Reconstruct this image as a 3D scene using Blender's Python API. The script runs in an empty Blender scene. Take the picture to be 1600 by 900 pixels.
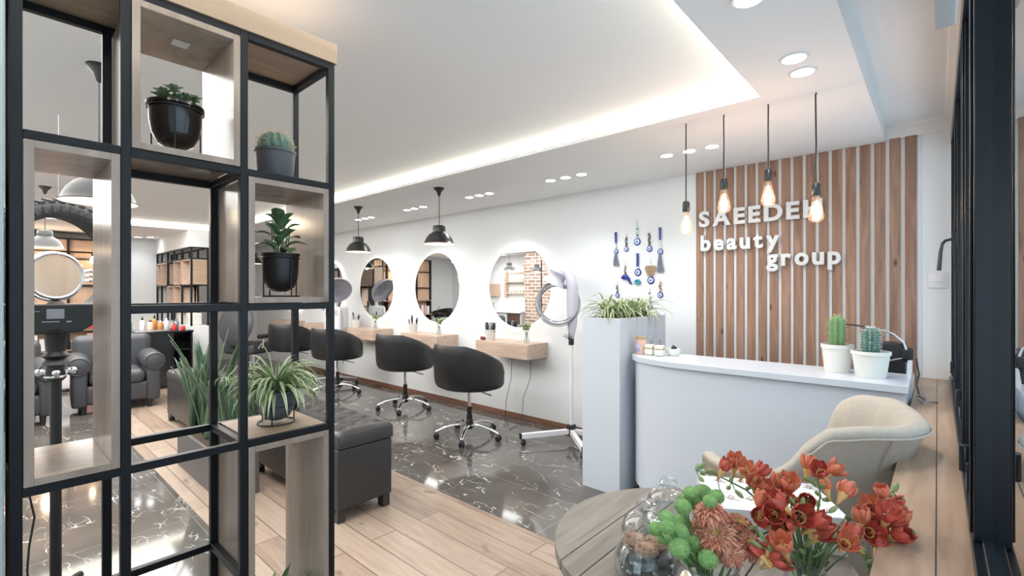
import bpy, bmesh, math, random
from mathutils import Vector, Matrix
random.seed(7)
PI = math.pi
S = bpy.context.scene
COL = S.collection
R = math.radians

# ------------------------------------------------------------------ camera
cam = bpy.data.cameras.new('camera'); cam.lens = 36*740/1600; cam.sensor_width = 36
cam.shift_y = 6/1600; cam.clip_start = .02
co = bpy.data.objects.new('camera', cam); COL.objects.link(co)
co.location = (0, 0, 1.30); co.rotation_euler = (R(90), 0, R(41.95)); S.camera = co

# ------------------------------------------------------------------ world, exposure, lights
S.view_settings.view_transform = 'Standard'; S.view_settings.look = 'None'
S.view_settings.gamma = 1; S.view_settings.use_curve_mapping = False
S.view_settings.exposure = 0.79
S.cycles.max_bounces = 10; S.cycles.transparent_max_bounces = 16
S.cycles.sample_clamp_indirect = 6
S.cycles.caustics_reflective = False; S.cycles.caustics_refractive = False
W = bpy.data.worlds.new('world'); S.world = W; W.use_nodes = True
W.node_tree.nodes['Background'].inputs[0].default_value = (.74, .87, 1, 1)
W.node_tree.nodes['Background'].inputs[1].default_value = 1.25

def light(name, kind, loc, energy, color=(1, 1, 1), size=.1, aim=None, spot=None, blend=.6, sy=None):
    d = bpy.data.lights.new(name, kind); d.energy = energy; d.color = color
    if kind == 'AREA':
        d.size = size
        if sy: d.shape = 'RECTANGLE'; d.size_y = sy
    else: d.shadow_soft_size = size
    if kind == 'SPOT': d.spot_size = R(spot or 100); d.spot_blend = blend
    o = bpy.data.objects.new(name, d); COL.objects.link(o); o.location = loc
    if aim: o.rotation_euler = (Vector(aim)-Vector(loc)).to_track_quat('-Z', 'Y').to_euler()
    return o

# daylight from the shop door behind the camera
light('door_daylight', 'AREA', (-.75, -1.5, 1.15), 3.5, (.74, .88, 1), 1.1, (-2.0, 2, 2.0), sy=1.5)
# added fill: unseen area lights facing down just under the tray ceiling
light('tray_fill', 'AREA', (-2.9, .45, 2.28), 56, (1, .985, .965), 3.2, (-2.9, .45, 0), sy=2.6)
light('tray_fill', 'AREA', (-6.5, .45, 2.28), 105, (1, .985, .965), 3.2, (-6.5, .45, 0), sy=2.6)


# ------------------------------------------------------------------ materials
MATS = {}
def new(name):
    m = bpy.data.materials.new(name); m.use_nodes = True; MATS[name] = m
    nt = m.node_tree; return m, nt, nt.nodes['Principled BSDF']
def mat(name, col, rough=.5, metal=0, spec=.5, coat=0, emit=None, es=0, sub=0, noise=0, nscale=8, bump=0, bscale=80):
    m, nt, b = new(name)
    b.inputs['Base Color'].default_value = (*col, 1); b.inputs['Roughness'].default_value = rough
    b.inputs['Metallic'].default_value = metal; b.inputs['Specular IOR Level'].default_value = spec
    b.inputs['Coat Weight'].default_value = coat
    if emit: b.inputs['Emission Color'].default_value = (*emit, 1); b.inputs['Emission Strength'].default_value = es
    tc = nt.nodes.new('ShaderNodeTexCoord')
    if noise:
        n = nt.nodes.new('ShaderNodeTexNoise'); n.inputs['Scale'].default_value = nscale; n.inputs['Detail'].default_value = 4
        nt.links.new(tc.outputs['Object'], n.inputs['Vector'])
        r = nt.nodes.new('ShaderNodeValToRGB')
        r.color_ramp.elements[0].position = .3; r.color_ramp.elements[1].position = .7
        r.color_ramp.elements[0].color = (*[c*(1-noise) for c in col], 1)
        r.color_ramp.elements[1].color = (*[min(1, c*(1+noise)) for c in col], 1)
        nt.links.new(n.outputs[0], r.inputs[0]); nt.links.new(r.outputs[0], b.inputs['Base Color'])
    if bump:
        n = nt.nodes.new('ShaderNodeTexNoise'); n.inputs['Scale'].default_value = bscale
        nt.links.new(tc.outputs['Object'], n.inputs['Vector'])
        bp = nt.nodes.new('ShaderNodeBump'); bp.inputs['Strength'].default_value = bump; bp.inputs['Distance'].default_value = .002
        nt.links.new(n.outputs[0], bp.inputs['Height']); nt.links.new(bp.outputs[0], b.inputs['Normal'])
    return m
def emis(name, col, s):
    m = bpy.data.materials.new(name); m.use_nodes = True; nt = m.node_tree
    nt.nodes.remove(nt.nodes['Principled BSDF'])
    e = nt.nodes.new('ShaderNodeEmission'); e.inputs[0].default_value = (*col, 1); e.inputs[1].default_value = s
    nt.links.new(e.outputs[0], nt.nodes['Material Output'].inputs[0]); return m
def glassy(name, tint=(1, 1, 1), refl=.9, rough=.02, body=0, bodycol=(.9, .95, 1), pw_=4.5):
    """thin glass: transparent with a Fresnel reflection, plus an optional milky body"""
    m = bpy.data.materials.new(name); m.use_nodes = True; nt = m.node_tree
    nt.nodes.remove(nt.nodes['Principled BSDF'])
    t = nt.nodes.new('ShaderNodeBsdfTransparent'); t.inputs[0].default_value = (*tint, 1)
    g = nt.nodes.new('ShaderNodeBsdfGlossy'); g.inputs['Roughness'].default_value = rough
    f = nt.nodes.new('ShaderNodeLayerWeight'); f.inputs[0].default_value = .5
    pw = nt.nodes.new('ShaderNodeMath'); pw.operation = 'POWER'; pw.inputs[1].default_value = pw_; nt.links.new(f.outputs['Facing'], pw.inputs[0])
    mu = nt.nodes.new('ShaderNodeMath'); mu.operation = 'MULTIPLY_ADD'; mu.inputs[1].default_value = .8*refl; mu.inputs[2].default_value = .045*refl
    mu.use_clamp = True; nt.links.new(pw.outputs[0], mu.inputs[0])
    x = nt.nodes.new('ShaderNodeMixShader'); nt.links.new(mu.outputs[0], x.inputs[0])
    src = t
    if body:
        d = nt.nodes.new('ShaderNodeBsdfDiffuse'); d.inputs[0].default_value = (*bodycol, 1)
        y = nt.nodes.new('ShaderNodeMixShader'); y.inputs[0].default_value = body
        nt.links.new(t.outputs[0], y.inputs[1]); nt.links.new(d.outputs[0], y.inputs[2]); src = y
    nt.links.new(src.outputs[0], x.inputs[1]); nt.links.new(g.outputs[0], x.inputs[2])
    nt.links.new(x.outputs[0], nt.nodes['Material Output'].inputs[0]); return m
def wood(name, c1, c2, axis=2, scale=1.0, rough=.45, knots=True, dark=None, coat=0, bump=.15, spec=.4):
    """grain stretched along the axis (0 x, 1 y, 2 z)"""
    m, nt, b = new(name); L = nt.links.new
    tc = nt.nodes.new('ShaderNodeTexCoord'); mp = nt.nodes.new('ShaderNodeMapping')
    s = [14*scale]*3; s[axis] = 1.1*scale; mp.inputs['Scale'].default_value = s
    L(tc.outputs['Object'], mp.inputs[0])
    n = nt.nodes.new('ShaderNodeTexNoise'); n.inputs['Scale'].default_value = 1.6; n.inputs['Detail'].default_value = 7
    n.inputs['Distortion'].default_value = .8; L(mp.outputs[0], n.inputs[0])
    r = nt.nodes.new('ShaderNodeValToRGB'); r.color_ramp.elements[0].position = .32; r.color_ramp.elements[1].position = .68
    r.color_ramp.elements[0].color = (*c1, 1); r.color_ramp.elements[1].color = (*c2, 1)
    L(n.outputs[0], r.inputs[0]); out = r.outputs[0]
    if knots:
        mp2 = nt.nodes.new('ShaderNodeMapping'); s2 = [5.5*scale]*3; s2[axis] = 2.2*scale; mp2.inputs['Scale'].default_value = s2
        L(tc.outputs['Object'], mp2.inputs[0])
        v = nt.nodes.new('ShaderNodeTexVoronoi'); v.inputs['Scale'].default_value = 1.0; L(mp2.outputs[0], v.inputs['Vector'])
        r2 = nt.nodes.new('ShaderNodeValToRGB'); r2.color_ramp.elements[0].position = .03; r2.color_ramp.elements[1].position = .12
        r2.color_ramp.elements[0].color = (1, 1, 1, 1); r2.color_ramp.elements[1].color = (0, 0, 0, 1)
        L(v.outputs['Distance'], r2.inputs[0])
        mx = nt.nodes.new('ShaderNodeMixRGB'); L(r2.outputs[0], mx.inputs[0]); L(out, mx.inputs[1])
        mx.inputs[2].default_value = (*(dark or [c*.45 for c in c1]), 1); out = mx.outputs[0]
    L(out, b.inputs['Base Color'])
    b.inputs['Roughness'].default_value = rough; b.inputs['Coat Weight'].default_value = coat; b.inputs['Coat Roughness'].default_value = .12
    b.inputs['Specular IOR Level'].default_value = spec
    if bump:
        bp = nt.nodes.new('ShaderNodeBump'); bp.inputs['Strength'].default_value = bump; bp.inputs['Distance'].default_value = .001
        L(n.outputs[0], bp.inputs['Height']); L(bp.outputs[0], b.inputs['Normal'])
    return m
def plank_floor(name, cols, w, l, rough=.35, gap=.006, rot=0):
    m, nt, b = new(name); L = nt.links.new
    tc = nt.nodes.new('ShaderNodeTexCoord'); mp = nt.nodes.new('ShaderNodeMapping'); mp.inputs['Rotation'].default_value = (0, 0, rot)
    L(tc.outputs['Object'], mp.inputs[0])
    br = nt.nodes.new('ShaderNodeTexBrick'); br.inputs['Scale'].default_value = 1
    br.inputs['Brick Width'].default_value = l; br.inputs['Row Height'].default_value = w
    br.inputs['Mortar Size'].default_value = gap; br.inputs['Mortar Smooth'].default_value = .3
    br.inputs['Color1'].default_value = (0, 0, 0, 1); br.inputs['Color2'].default_value = (1, 1, 1, 1)
    br.inputs['Mortar'].default_value = (.5, .5, .5, 1); br.offset = .37
    L(mp.outputs[0], br.inputs[0])
    mp2 = nt.nodes.new('ShaderNodeMapping'); mp2.inputs['Scale'].default_value = (1.6, 16, 4)
    L(mp.outputs[0], mp2.inputs[0])
    n = nt.nodes.new('ShaderNodeTexNoise'); n.inputs['Scale'].default_value = 1.5; n.inputs['Detail'].default_value = 8; n.inputs['Distortion'].default_value = 1.2
    L(mp2.outputs[0], n.inputs[0])
    mx0 = nt.nodes.new('ShaderNodeMixRGB'); mx0.inputs[0].default_value = .62
    L(br.outputs[0], mx0.inputs[1]); L(n.outputs[0], mx0.inputs[2])
    r = nt.nodes.new('ShaderNodeValToRGB'); cr = r.color_ramp
    while len(cr.elements) < len(cols): cr.elements.new(.5)
    for i, c in enumerate(cols): cr.elements[i].position = .22+.56*i/(len(cols)-1); cr.elements[i].color = (*c, 1)
    L(mx0.outputs[0], r.inputs[0])
    mx = nt.nodes.new('ShaderNodeMixRGB'); L(br.outputs['Fac'], mx.inputs[0]); L(r.outputs[0], mx.inputs[1])
    mx.inputs[2].default_value = (*[c*.8 for c in cols[0]], 1)
    mp3 = nt.nodes.new('ShaderNodeMapping'); mp3.inputs['Scale'].default_value = (3, 6, 3); L(mp.outputs[0], mp3.inputs[0])
    n3 = nt.nodes.new('ShaderNodeTexNoise'); n3.inputs['Scale'].default_value = 1.7; n3.inputs['Detail'].default_value = 3; L(mp3.outputs[0], n3.inputs[0])
    r3 = nt.nodes.new('ShaderNodeValToRGB'); r3.color_ramp.elements[0].position = .66; r3.color_ramp.elements[1].position = .78
    L(n3.outputs[0], r3.inputs[0])
    mx3 = nt.nodes.new('ShaderNodeMixRGB'); L(r3.outputs[0], mx3.inputs[0]); L(mx.outputs[0], mx3.inputs[1]); mx3.inputs[2].default_value = (*[c*.55 for c in cols[0]], 1)
    L(mx3.outputs[0], b.inputs['Base Color']); b.inputs['Roughness'].default_value = rough
    return m
def marble(name):
    m, nt, b = new(name); L = nt.links.new
    tc = nt.nodes.new('ShaderNodeTexCoord')
    n0 = nt.nodes.new('ShaderNodeTexNoise'); n0.inputs['Scale'].default_value = 2.2; n0.inputs['Detail'].default_value = 6; L(tc.outputs['Object'], n0.inputs[0])
    base = nt.nodes.new('ShaderNodeValToRGB'); e = base.color_ramp.elements
    e[0].position = .35; e[0].color = (.085, .076, .068, 1); e[1].position = .7; e[1].color = (.15, .138, .125, 1); L(n0.outputs[0], base.inputs[0])
    out = base.outputs[0]
    for sc, dist, w, seed, thr in ((1.9, .30, .009, 0, .52), (3.6, .22, .012, 3.3, .555), (1.1, .45, .005, 7.1, .47)):
        mp = nt.nodes.new('ShaderNodeMapping'); mp.inputs['Location'].default_value = (seed, seed*.7, 0)
        mp.inputs['Rotation'].default_value = (0, 0, .5+seed); mp.inputs['Scale'].default_value = (1, 2.0, 1)
        L(tc.outputs['Object'], mp.inputs[0])
        nn = nt.nodes.new('ShaderNodeTexNoise'); nn.inputs['Scale'].default_value = 3; nn.inputs['Detail'].default_value = 3; L(mp.outputs[0], nn.inputs[0])
        vm = nt.nodes.new('ShaderNodeVectorMath'); vm.operation = 'SCALE'; vm.inputs['Scale'].default_value = dist*2; L(nn.outputs[1], vm.inputs[0])
        va = nt.nodes.new('ShaderNodeVectorMath'); va.operation = 'ADD'; L(mp.outputs[0], va.inputs[0]); L(vm.outputs[0], va.inputs[1])
        v = nt.nodes.new('ShaderNodeTexVoronoi'); v.feature = 'DISTANCE_TO_EDGE'; v.inputs['Scale'].default_value = sc; L(va.outputs[0], v.inputs['Vector'])
        rr = nt.nodes.new('ShaderNodeValToRGB'); rr.color_ramp.elements[0].position = w*.3; rr.color_ramp.elements[1].position = w
        rr.color_ramp.elements[0].color = (1, 1, 1, 1); rr.color_ramp.elements[1].color = (0, 0, 0, 1); L(v.outputs['Distance'], rr.inputs[0])
        mk = nt.nodes.new('ShaderNodeTexNoise'); mk.inputs['Scale'].default_value = 4.5; L(mp.outputs[0], mk.inputs[0])
        mr = nt.nodes.new('ShaderNodeValToRGB'); mr.color_ramp.elements[0].position = thr; mr.color_ramp.elements[1].position = thr+.08; L(mk.outputs[0], mr.inputs[0])
        ml = nt.nodes.new('ShaderNodeMath'); ml.operation = 'MULTIPLY'; L(rr.outputs[0], ml.inputs[0]); L(mr.outputs[0], ml.inputs[1])
        mx = nt.nodes.new('ShaderNodeMixRGB'); L(ml.outputs[0], mx.inputs[0]); L(out, mx.inputs[1]); mx.inputs[2].default_value = (.72, .70, .68, 1); out = mx.outputs[0]
    br = nt.nodes.new('ShaderNodeTexBrick'); br.offset = 0; br.inputs['Scale'].default_value = 1; br.inputs['Brick Width'].default_value = .8; br.inputs['Row Height'].default_value = .8
    br.inputs['Mortar Size'].default_value = .0022; L(tc.outputs['Object'], br.inputs[0])
    mx = nt.nodes.new('ShaderNodeMixRGB'); L(br.outputs['Fac'], mx.inputs[0]); L(out, mx.inputs[1]); mx.inputs[2].default_value = (.25, .24, .23, 1)
    L(mx.outputs[0], b.inputs['Base Color']); b.inputs['Roughness'].default_value = .07; b.inputs['Specular IOR Level'].default_value = .75
    return m
def bricks(name):
    m, nt, b = new(name); L = nt.links.new
    tc = nt.nodes.new('ShaderNodeTexCoord'); sp = nt.nodes.new('ShaderNodeSeparateXYZ'); L(tc.outputs['Object'], sp.inputs[0]); ad = nt.nodes.new('ShaderNodeMath'); L(sp.outputs[0], ad.inputs[0]); L(sp.outputs[1], ad.inputs[1])
    mp = nt.nodes.new('ShaderNodeCombineXYZ'); L(ad.outputs[0], mp.inputs[0]); L(sp.outputs[2], mp.inputs[1])
    br = nt.nodes.new('ShaderNodeTexBrick'); br.inputs['Scale'].default_value = 1; br.inputs['Brick Width'].default_value = .22; br.inputs['Row Height'].default_value = .075
    br.inputs['Mortar Size'].default_value = .008; br.inputs['Color1'].default_value = (.25, .15, .11, 1); br.inputs['Color2'].default_value = (.42, .30, .24, 1)
    br.inputs['Mortar'].default_value = (.72, .70, .67, 1); L(mp.outputs[0], br.inputs[0]); L(br.outputs[0], b.inputs['Base Color']); b.inputs['Roughness'].default_value = .9
    return m

M = dict(
 wall=mat('white_wall_paint', (.80, .82, .83), .6),
 wall_blue=mat('pale_blue_grey_paint', (.46, .54, .55), .6),
 blind_grey=mat('grey_blind_casing', (.42, .43, .43), .6),
 ceil=mat('ceiling_paint', (.90, .90, .90), .85),
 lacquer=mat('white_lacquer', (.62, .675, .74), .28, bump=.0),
 white=mat('white_plastic', (.82, .82, .84), .3),
 cream=mat('cream_ceramic', (.80, .80, .74), .35),
 floor_w=plank_floor('oak_plank_floor', [(.23, .16, .12), (.37, .28, .215), (.47, .375, .30)], .15, 1.1, .28, .004),
 marble=marble('dark_marble_tile'),
 oak_z=wood('oak_board_upright', (.37, .29, .225), (.48, .39, .31), 2, 1, .42),
 oak_y=wood('oak_board_across', (.34, .245, .17), (.43, .32, .23), 1, 1, .42),
 oak_x=wood('oak_board_along', (.50, .37, .29), (.64, .49, .40), 0, 1, .42),
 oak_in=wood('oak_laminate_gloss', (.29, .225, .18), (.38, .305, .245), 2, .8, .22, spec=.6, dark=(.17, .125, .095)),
 slat=wood('stained_pine_slat', (.24, .135, .09), (.40, .245, .17), 2, 1.6, .5, dark=(.1, .045, .025)),
 sill=wood('pine_sill_board', (.36, .235, .155), (.50, .345, .24), 1, 1.3, .4, dark=(.2, .11, .07)),
 table=wood('grey_washed_pine', (.19, .165, .135), (.32, .28, .235), 0, 1.2, .5, dark=(.16, .13, .10)),
 refl_wood=wood('painted_wood_reflection', (.50, .38, .28), (.62, .49, .37), 2, .6, .12, spec=.8),
 peach=wood('peach_wood_panel', (.55, .37, .26), (.66, .46, .34), 2, .7, .4, knots=False),
 base_w=wood('walnut_skirting', (.14, .07, .045), (.24, .13, .085), 0, 1, .4, knots=False),
 metal=mat('black_steel', (.009, .011, .014), .42, .0, .3, bump=.05, bscale=40),
 frame=mat('blue_black_window_steel', (.007, .012, .017), .25, .0, .45, bump=.1, bscale=25),
 lamp=mat('black_lamp_enamel', (.018, .019, .018), .35, 0, .6),
 lamp_in=mat('copper_white_inside', (.92, .72, .55), .4),
 chrome=mat('chrome', (.82, .83, .85), .07, 1),
 leather=mat('black_leather', (.010, .011, .013), .42, 0, .5, bump=.25, bscale=220),
 grey_l=mat('charcoal_leather', (.052, .055, .062), .45, 0, .5, bump=.2, bscale=200),
 otto=mat('dark_grey_leather', (.038, .037, .039), .36, 0, .5, bump=.25, bscale=220),
 tan=mat('beige_upholstery', (.49, .435, .37), .75, 0, .3, noise=.05, nscale=60, bump=.3, bscale=400),
 black_p=mat('black_plastic', (.014, .014, .015), .4),
 gloss_b=mat('black_gloss_glaze', (.008, .008, .009), .12, 0, .7),
 grey_pot=mat('slate_grey_ceramic', (.085, .095, .108), .5),
 soil=mat('potting_soil', (.07, .045, .03), .95, noise=.4, nscale=90, bump=.6, bscale=120),
 leaf=mat('leaf_green', (.07, .16, .055), .45, noise=.3, nscale=25),
 rubber_leaf=mat('rubber_plant_green', (.13, .225, .10), .3, noise=.3, nscale=14),
 snake=mat('snake_plant_green', (.045, .095, .062), .4, noise=.45, nscale=30),
 snake_e=mat('snake_plant_edge', (.10, .16, .085), .45),
 sp_g=mat('spider_plant_green', (.20, .31, .11), .5, noise=.2, nscale=20),
 sp_c=mat('spider_plant_cream', (.66, .70, .46), .5),
 succ=mat('succulent_green', (.17, .25, .13), .5, noise=.3, nscale=50),
 cact=mat('cactus_green', (.17, .33, .14), .5, noise=.15, nscale=30),
 cact_b=mat('cactus_blue_green', (.10, .21, .17), .5, noise=.3, nscale=60),
 spine=mat('cactus_spines', (.68, .55, .36), .6),
 mirror=mat('mirror_silver', (.86, .89, .89), .015, 1),
 led=emis('mirror_backlight', (1, .985, .93), 1.35),
 cove=emis('cove_led', (1, .96, .80), 11),
 down=emis('downlight_diffuser', (.93, .97, 1), 14),
 warm=emis('warm_bulb', (1, .74, .46), 16),
 fil=emis('glowing_filament', (1, .80, .62), 9),
 bulbglass=glassy('amber_bulb_glass', (1, .90, .82), .8, .03, .05, (1, .82, .70)),
 glass=glassy('clear_glass', (.97, .985, .985), 1.0, .01, .03),
 jar=glassy('jar_glass', (.93, .95, .955), 1.5, .01, .015, pw_=2.6),
 pane=glassy('window_glass', (.90, .94, .95), 1.6, .0),
 visor=glassy('smoked_visor_plastic', (.70, .72, .75), 1.6, .08, .18, (.5, .5, .52)),
 paper=mat('white_card_box', (.86, .87, .90), .4),
 gold=mat('rose_gold_foil', (.62, .42, .28), .25, .9),
 letter=mat('white_acrylic_letter', (.74, .74, .735), .35),
 blue=mat('cobalt_glass', (.012, .02, .28), .12, 0, .8),
 eyew=mat('bead_white', (.80, .84, .86), .3), eyel=mat('bead_light_blue', (.18, .42, .68), .25),
 teal=mat('turquoise_bead', (.05, .36, .42), .25), tassel=mat('grey_tassel_thread', (.22, .24, .28), .9),
 rope=mat('jute_twine', (.45, .33, .22), .95), bead=mat('brown_bead', (.11, .07, .05), .4), pink=mat('coral_bead', (.55, .20, .12), .4),
 red=mat('freesia_red', (.50, .075, .050), .5, noise=.35, nscale=60), redo=mat('freesia_orange_red', (.62, .17, .085), .5, noise=.3, nscale=60),
 yel=mat('freesia_yellow', (.74, .45, .17), .5), stem=mat('flower_stem_green', (.13, .22, .085), .5, noise=.2, nscale=40), bud=mat('bud_green', (.25, .33, .13), .5),
 mum=mat('chrysanthemum_rust', (.60, .215, .135), .6, noise=.25, nscale=90), mum2=mat('chrysanthemum_peach', (.70, .36, .23), .6), mumy=mat('chrysanthemum_yellow', (.70, .50, .16), .6),
 pomp=mat('pompon_green', (.29, .49, .17), .7, noise=.25, nscale=150, bump=1, bscale=500),
 cookie=mat('ginger_cookie', (.47, .28, .17), .85, noise=.3, nscale=40, bump=1, bscale=90), choc=mat('dark_chocolate', (.035, .022, .018), .4), nut=mat('chopped_nut', (.72, .60, .40), .6),
 tyre=mat('tyre_rubber', (.028, .030, .032), .55), screen=mat('grey_display', (.22, .23, .25), .2),
 brick=bricks('whitewashed_brick'), redbox=mat('red_carton', (.55, .05, .05), .5), pinkbox=mat('pink_carton', (.75, .42, .42), .5),
 amber=mat('amber_liquid', (.50, .22, .07), .25), greenb=mat('green_bottle', (.08, .32, .18), .3), grey_s=mat('grey_metallic', (.30, .31, .33), .35, .5),
 wax_p=mat('peach_wax', (.78, .52, .42), .4), wax_l=mat('lilac_label', (.55, .50, .68), .5), wax_c=mat('cream_wax', (.80, .78, .68), .4), kraft=mat('kraft_cardboard', (.5, .38, .25), .7),
 plum=mat('plum_plastic', (.16, .02, .04), .35), hood=mat('pearl_white_plastic', (.60, .58, .66), .25), brownc=mat('brown_cupboard', (.10, .06, .045), .4),
 grey_bench=mat('grey_planter_box', (.13, .125, .12), .6), cornice=mat('cornice_plaster', (.80, .78, .75), .8),
)

# ------------------------------------------------------------------ mesh builder
class MB:
    def __init__(s): s.bm = bmesh.new(); s.m = 0; s.T = Matrix()
    def _v(s, p): return s.bm.verts.new(s.T @ Vector(p))
    def _f(s, vs):
        try: f = s.bm.faces.new(vs); f.material_index = s.m; return f
        except ValueError: return None
    def box(s, a, b):
        x0, y0, z0 = a; x1, y1, z1 = b
        v = [s._v(p) for p in ((x0,y0,z0),(x1,y0,z0),(x1,y1,z0),(x0,y1,z0),(x0,y0,z1),(x1,y0,z1),(x1,y1,z1),(x0,y1,z1))]
        for i in ((3,2,1,0),(4,5,6,7),(0,1,5,4),(1,2,6,5),(2,3,7,6),(3,0,4,7)): s._f([v[k] for k in i])
        return s
    def rbox(s, a, b, r=.02, n=3):
        """box with rounded upright and flat edges: a stack of rounded outlines"""
        x0, y0, z0 = a; x1, y1, z1 = b; r = min(r, (x1-x0)/2.01, (y1-y0)/2.01, (z1-z0)/2.01)
        rings = []
        prof = [(r*(1-math.cos(t)), r*(1-math.sin(t))) for t in [PI/2*k/n for k in range(n+1)]]
        levels = [(r-r*math.sin(PI/2*k/n), z0+r-r*math.cos(PI/2*k/n)) for k in range(n+1)] + [(r-r*math.cos(PI/2*k/n), z1-r+r*math.sin(PI/2*k/n)) for k in range(n+1)]
        for ins, z in levels:
            rr = max(r-ins, .0005); ring = []
            for cx, cy, a0 in ((x1-r, y1-r, 0), (x0+r, y1-r, PI/2), (x0+r, y0+r, PI), (x1-r, y0+r, 1.5*PI)):
                for k in range(n+1):
                    t = a0+PI/2*k/n; ring.append(s._v((cx+rr*math.cos(t), cy+rr*math.sin(t), z)))
            rings.append(ring)
        s._skin(rings, True, True); return s
    def _skin(s, rings, close=True, caps=True):
        for a, b in zip(rings, rings[1:]):
            n = len(a)
            for i in range(n if close else n-1):
                j = (i+1) % n; s._f([a[i], a[j], b[j], b[i]])
        if caps and len(rings[0]) > 2: s._f(list(reversed(rings[0]))); s._f(rings[-1])
    def lathe(s, prof, c=(0, 0, 0), n=32, caps=False, sx=1, sy=1):
        rings = []
        for r, z in prof:
            r = max(r, .0003)
            rings.append([s._v((c[0]+r*sx*math.cos(2*PI*k/n), c[1]+r*sy*math.sin(2*PI*k/n), c[2]+z)) for k in range(n)])
        s._skin(rings, True, caps); return s
    def tube(s, pts, r, n=8, caps=True, rf=None, flat=1):
        pts = [Vector(p) for p in pts]; rings = []; up = None
        for i, p in enumerate(pts):
            t = (pts[min(i+1, len(pts)-1)]-pts[max(i-1, 0)])
            if t.length < 1e-9: t = Vector((0, 0, 1))
            t.normalize()
            if up is None: up = Vector((0, 0, 1)) if abs(t.z) < .9 else Vector((0, 1, 0))
            a = t.cross(up)
            if a.length < 1e-5: a = t.orthogonal()
            a.normalize(); b = a.cross(t); b.normalize(); up = b
            rr = rf(i/(max(1, len(pts)-1))) if rf else r
            rings.append([s._v(p+(a*math.cos(2*PI*k/n)+b*flat*math.sin(2*PI*k/n))*rr) for k in range(n)])
        s._skin(rings, True, caps); return s
    def ball(s, c, r, n=10, sx=1, sy=1, sz=1):
        prof = [(r*math.sin(PI*k/n), -r*sz*math.cos(PI*k/n)) for k in range(n+1)]
        s.lathe(prof, c, max(8, n*2 if n < 12 else 24), sx=sx, sy=sy); return s
    def prism(s, poly, z0, z1):
        a = [s._v((x, y, z0)) for x, y in poly]; b = [s._v((x, y, z1)) for x, y in poly]
        s._skin([a, b], True, True); return s
    def bar(s, p, q, w, h=None):
        """square bar between two points"""
        h = h or w; p = Vector(p); q = Vector(q); t = (q-p).normalized()
        up = Vector((0, 0, 1)) if abs(t.z) < .95 else Vector((1, 0, 0))
        a = t.cross(up).normalized()*w/2; b = a.cross(t).normalized()*h/2
        s._skin([[s._v(e+i) for i in (a+b, -a+b, -a-b, a-b)] for e in (p, q)], True, True); return s
    def torus(s, c, Rr, r, axis='z', n=40, k=10, sx=1, sy=1, a0=0, a1=2*PI):
        full = abs(a1-a0-2*PI) < 1e-6; rings = []
        for i in range(n if full else n+1):
            t = a0+(a1-a0)*i/n; ring = []
            for j in range(k):
                u = 2*PI*j/k; rad = Rr+r*math.cos(u)
                p = (rad*math.cos(t)*sx, rad*math.sin(t)*sy, r*math.sin(u))
                if axis == 'y': p = (p[0], p[2], p[1])
                if axis == 'x': p = (p[2], p[0], p[1])
                ring.append(s._v((c[0]+p[0], c[1]+p[1], c[2]+p[2])))
            rings.append(ring)
        if full: rings.append(rings[0])
        s._skin(rings, True, False); return s
    def blade(s, base, az, length, rise, droop, w, mats=(0,), n=8, fold=.25, tip=1.0, twist=0):
        """arching strap leaf"""
        base = Vector(base); d = Vector((math.cos(az), math.sin(az), 0)); sd = Vector((-math.sin(az), math.cos(az), 0))
        k = len(mats); rows = []; p = base.copy(); el = rise
        for i in range(n+1):
            t = i/n; ww = w*min(1, .5+2.2*t)*(1-t**3*.97)**tip if t < 1 else w*.02
            dirv = d*math.cos(el)+Vector((0, 0, math.sin(el))); nrm = d*(-math.sin(el))+Vector((0, 0, math.cos(el)))
            q = sd*math.cos(twist*t)+nrm*math.sin(twist*t)
            rows.append([s._v(p+q*ww*(j/k-.5)+nrm*abs(j/k-.5)*2*ww*fold) for j in range(k+1)])
            p = p+dirv*(length/n); el -= droop/n*(1+t*.6)
        old = s.m
        for a, b in zip(rows, rows[1:]):
            for j in range(k): s.m = mats[j]; s._f([a[j], a[j+1], b[j+1], b[j]])
        s.m = old; return s
    def leaf(s, base, tipp, w, nrm=(0, 0, 1), n=6, cup=.15, sag=.1, shape=1, pw=.8):
        """broad pointed leaf from base to tip"""
        a = Vector(base); b = Vector(tipp); t = b-a; L_ = t.length; t.normalize(); nv = Vector(nrm)
        sd = t.cross(nv)
        if sd.length < 1e-4: sd = t.orthogonal()
        sd.normalize(); nv = sd.cross(t); rows = []
        for i in range(n+1):
            u = i/n; ww = w*(math.sin(PI*min(1, u**shape*.97+.03)))**pw
            c = a+t*L_*u+nv*(math.sin(PI*u)*L_*sag)
            rows.append([s._v(c-sd*ww/2+nv*cup*ww), s._v(c), s._v(c+sd*ww/2+nv*cup*ww)])
        for r0, r1 in zip(rows, rows[1:]):
            for j in range(2): s._f([r0[j], r0[j+1], r1[j+1], r1[j]])
        return s
    def build(s, name, mats, parent=None, loc=None, bevel=0, smooth=True, angle=38, sub=0, solid=0, fix=True):
        if fix and s.bm.faces: bmesh.ops.recalc_face_normals(s.bm, faces=s.bm.faces)
        me = bpy.data.meshes.new(name); s.bm.to_mesh(me); s.bm.free()
        for m_ in (mats if isinstance(mats, (list, tuple)) else [mats]): me.materials.append(M[m_])
        if smooth:
            me.polygons.foreach_set('use_smooth', [True]*len(me.polygons))
            if not sub: me.set_sharp_from_angle(angle=R(angle))
        o = bpy.data.objects.new(name, me); COL.objects.link(o)
        if parent: o.parent = parent
        if loc: o.location = loc
        if solid:
            md = o.modifiers.new('thick', 'SOLIDIFY'); md.thickness = solid; md.offset = 0
        if bevel:
            md = o.modifiers.new('edge', 'BEVEL'); md.width = bevel; md.segments = 2; md.limit_method = 'ANGLE'
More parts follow.
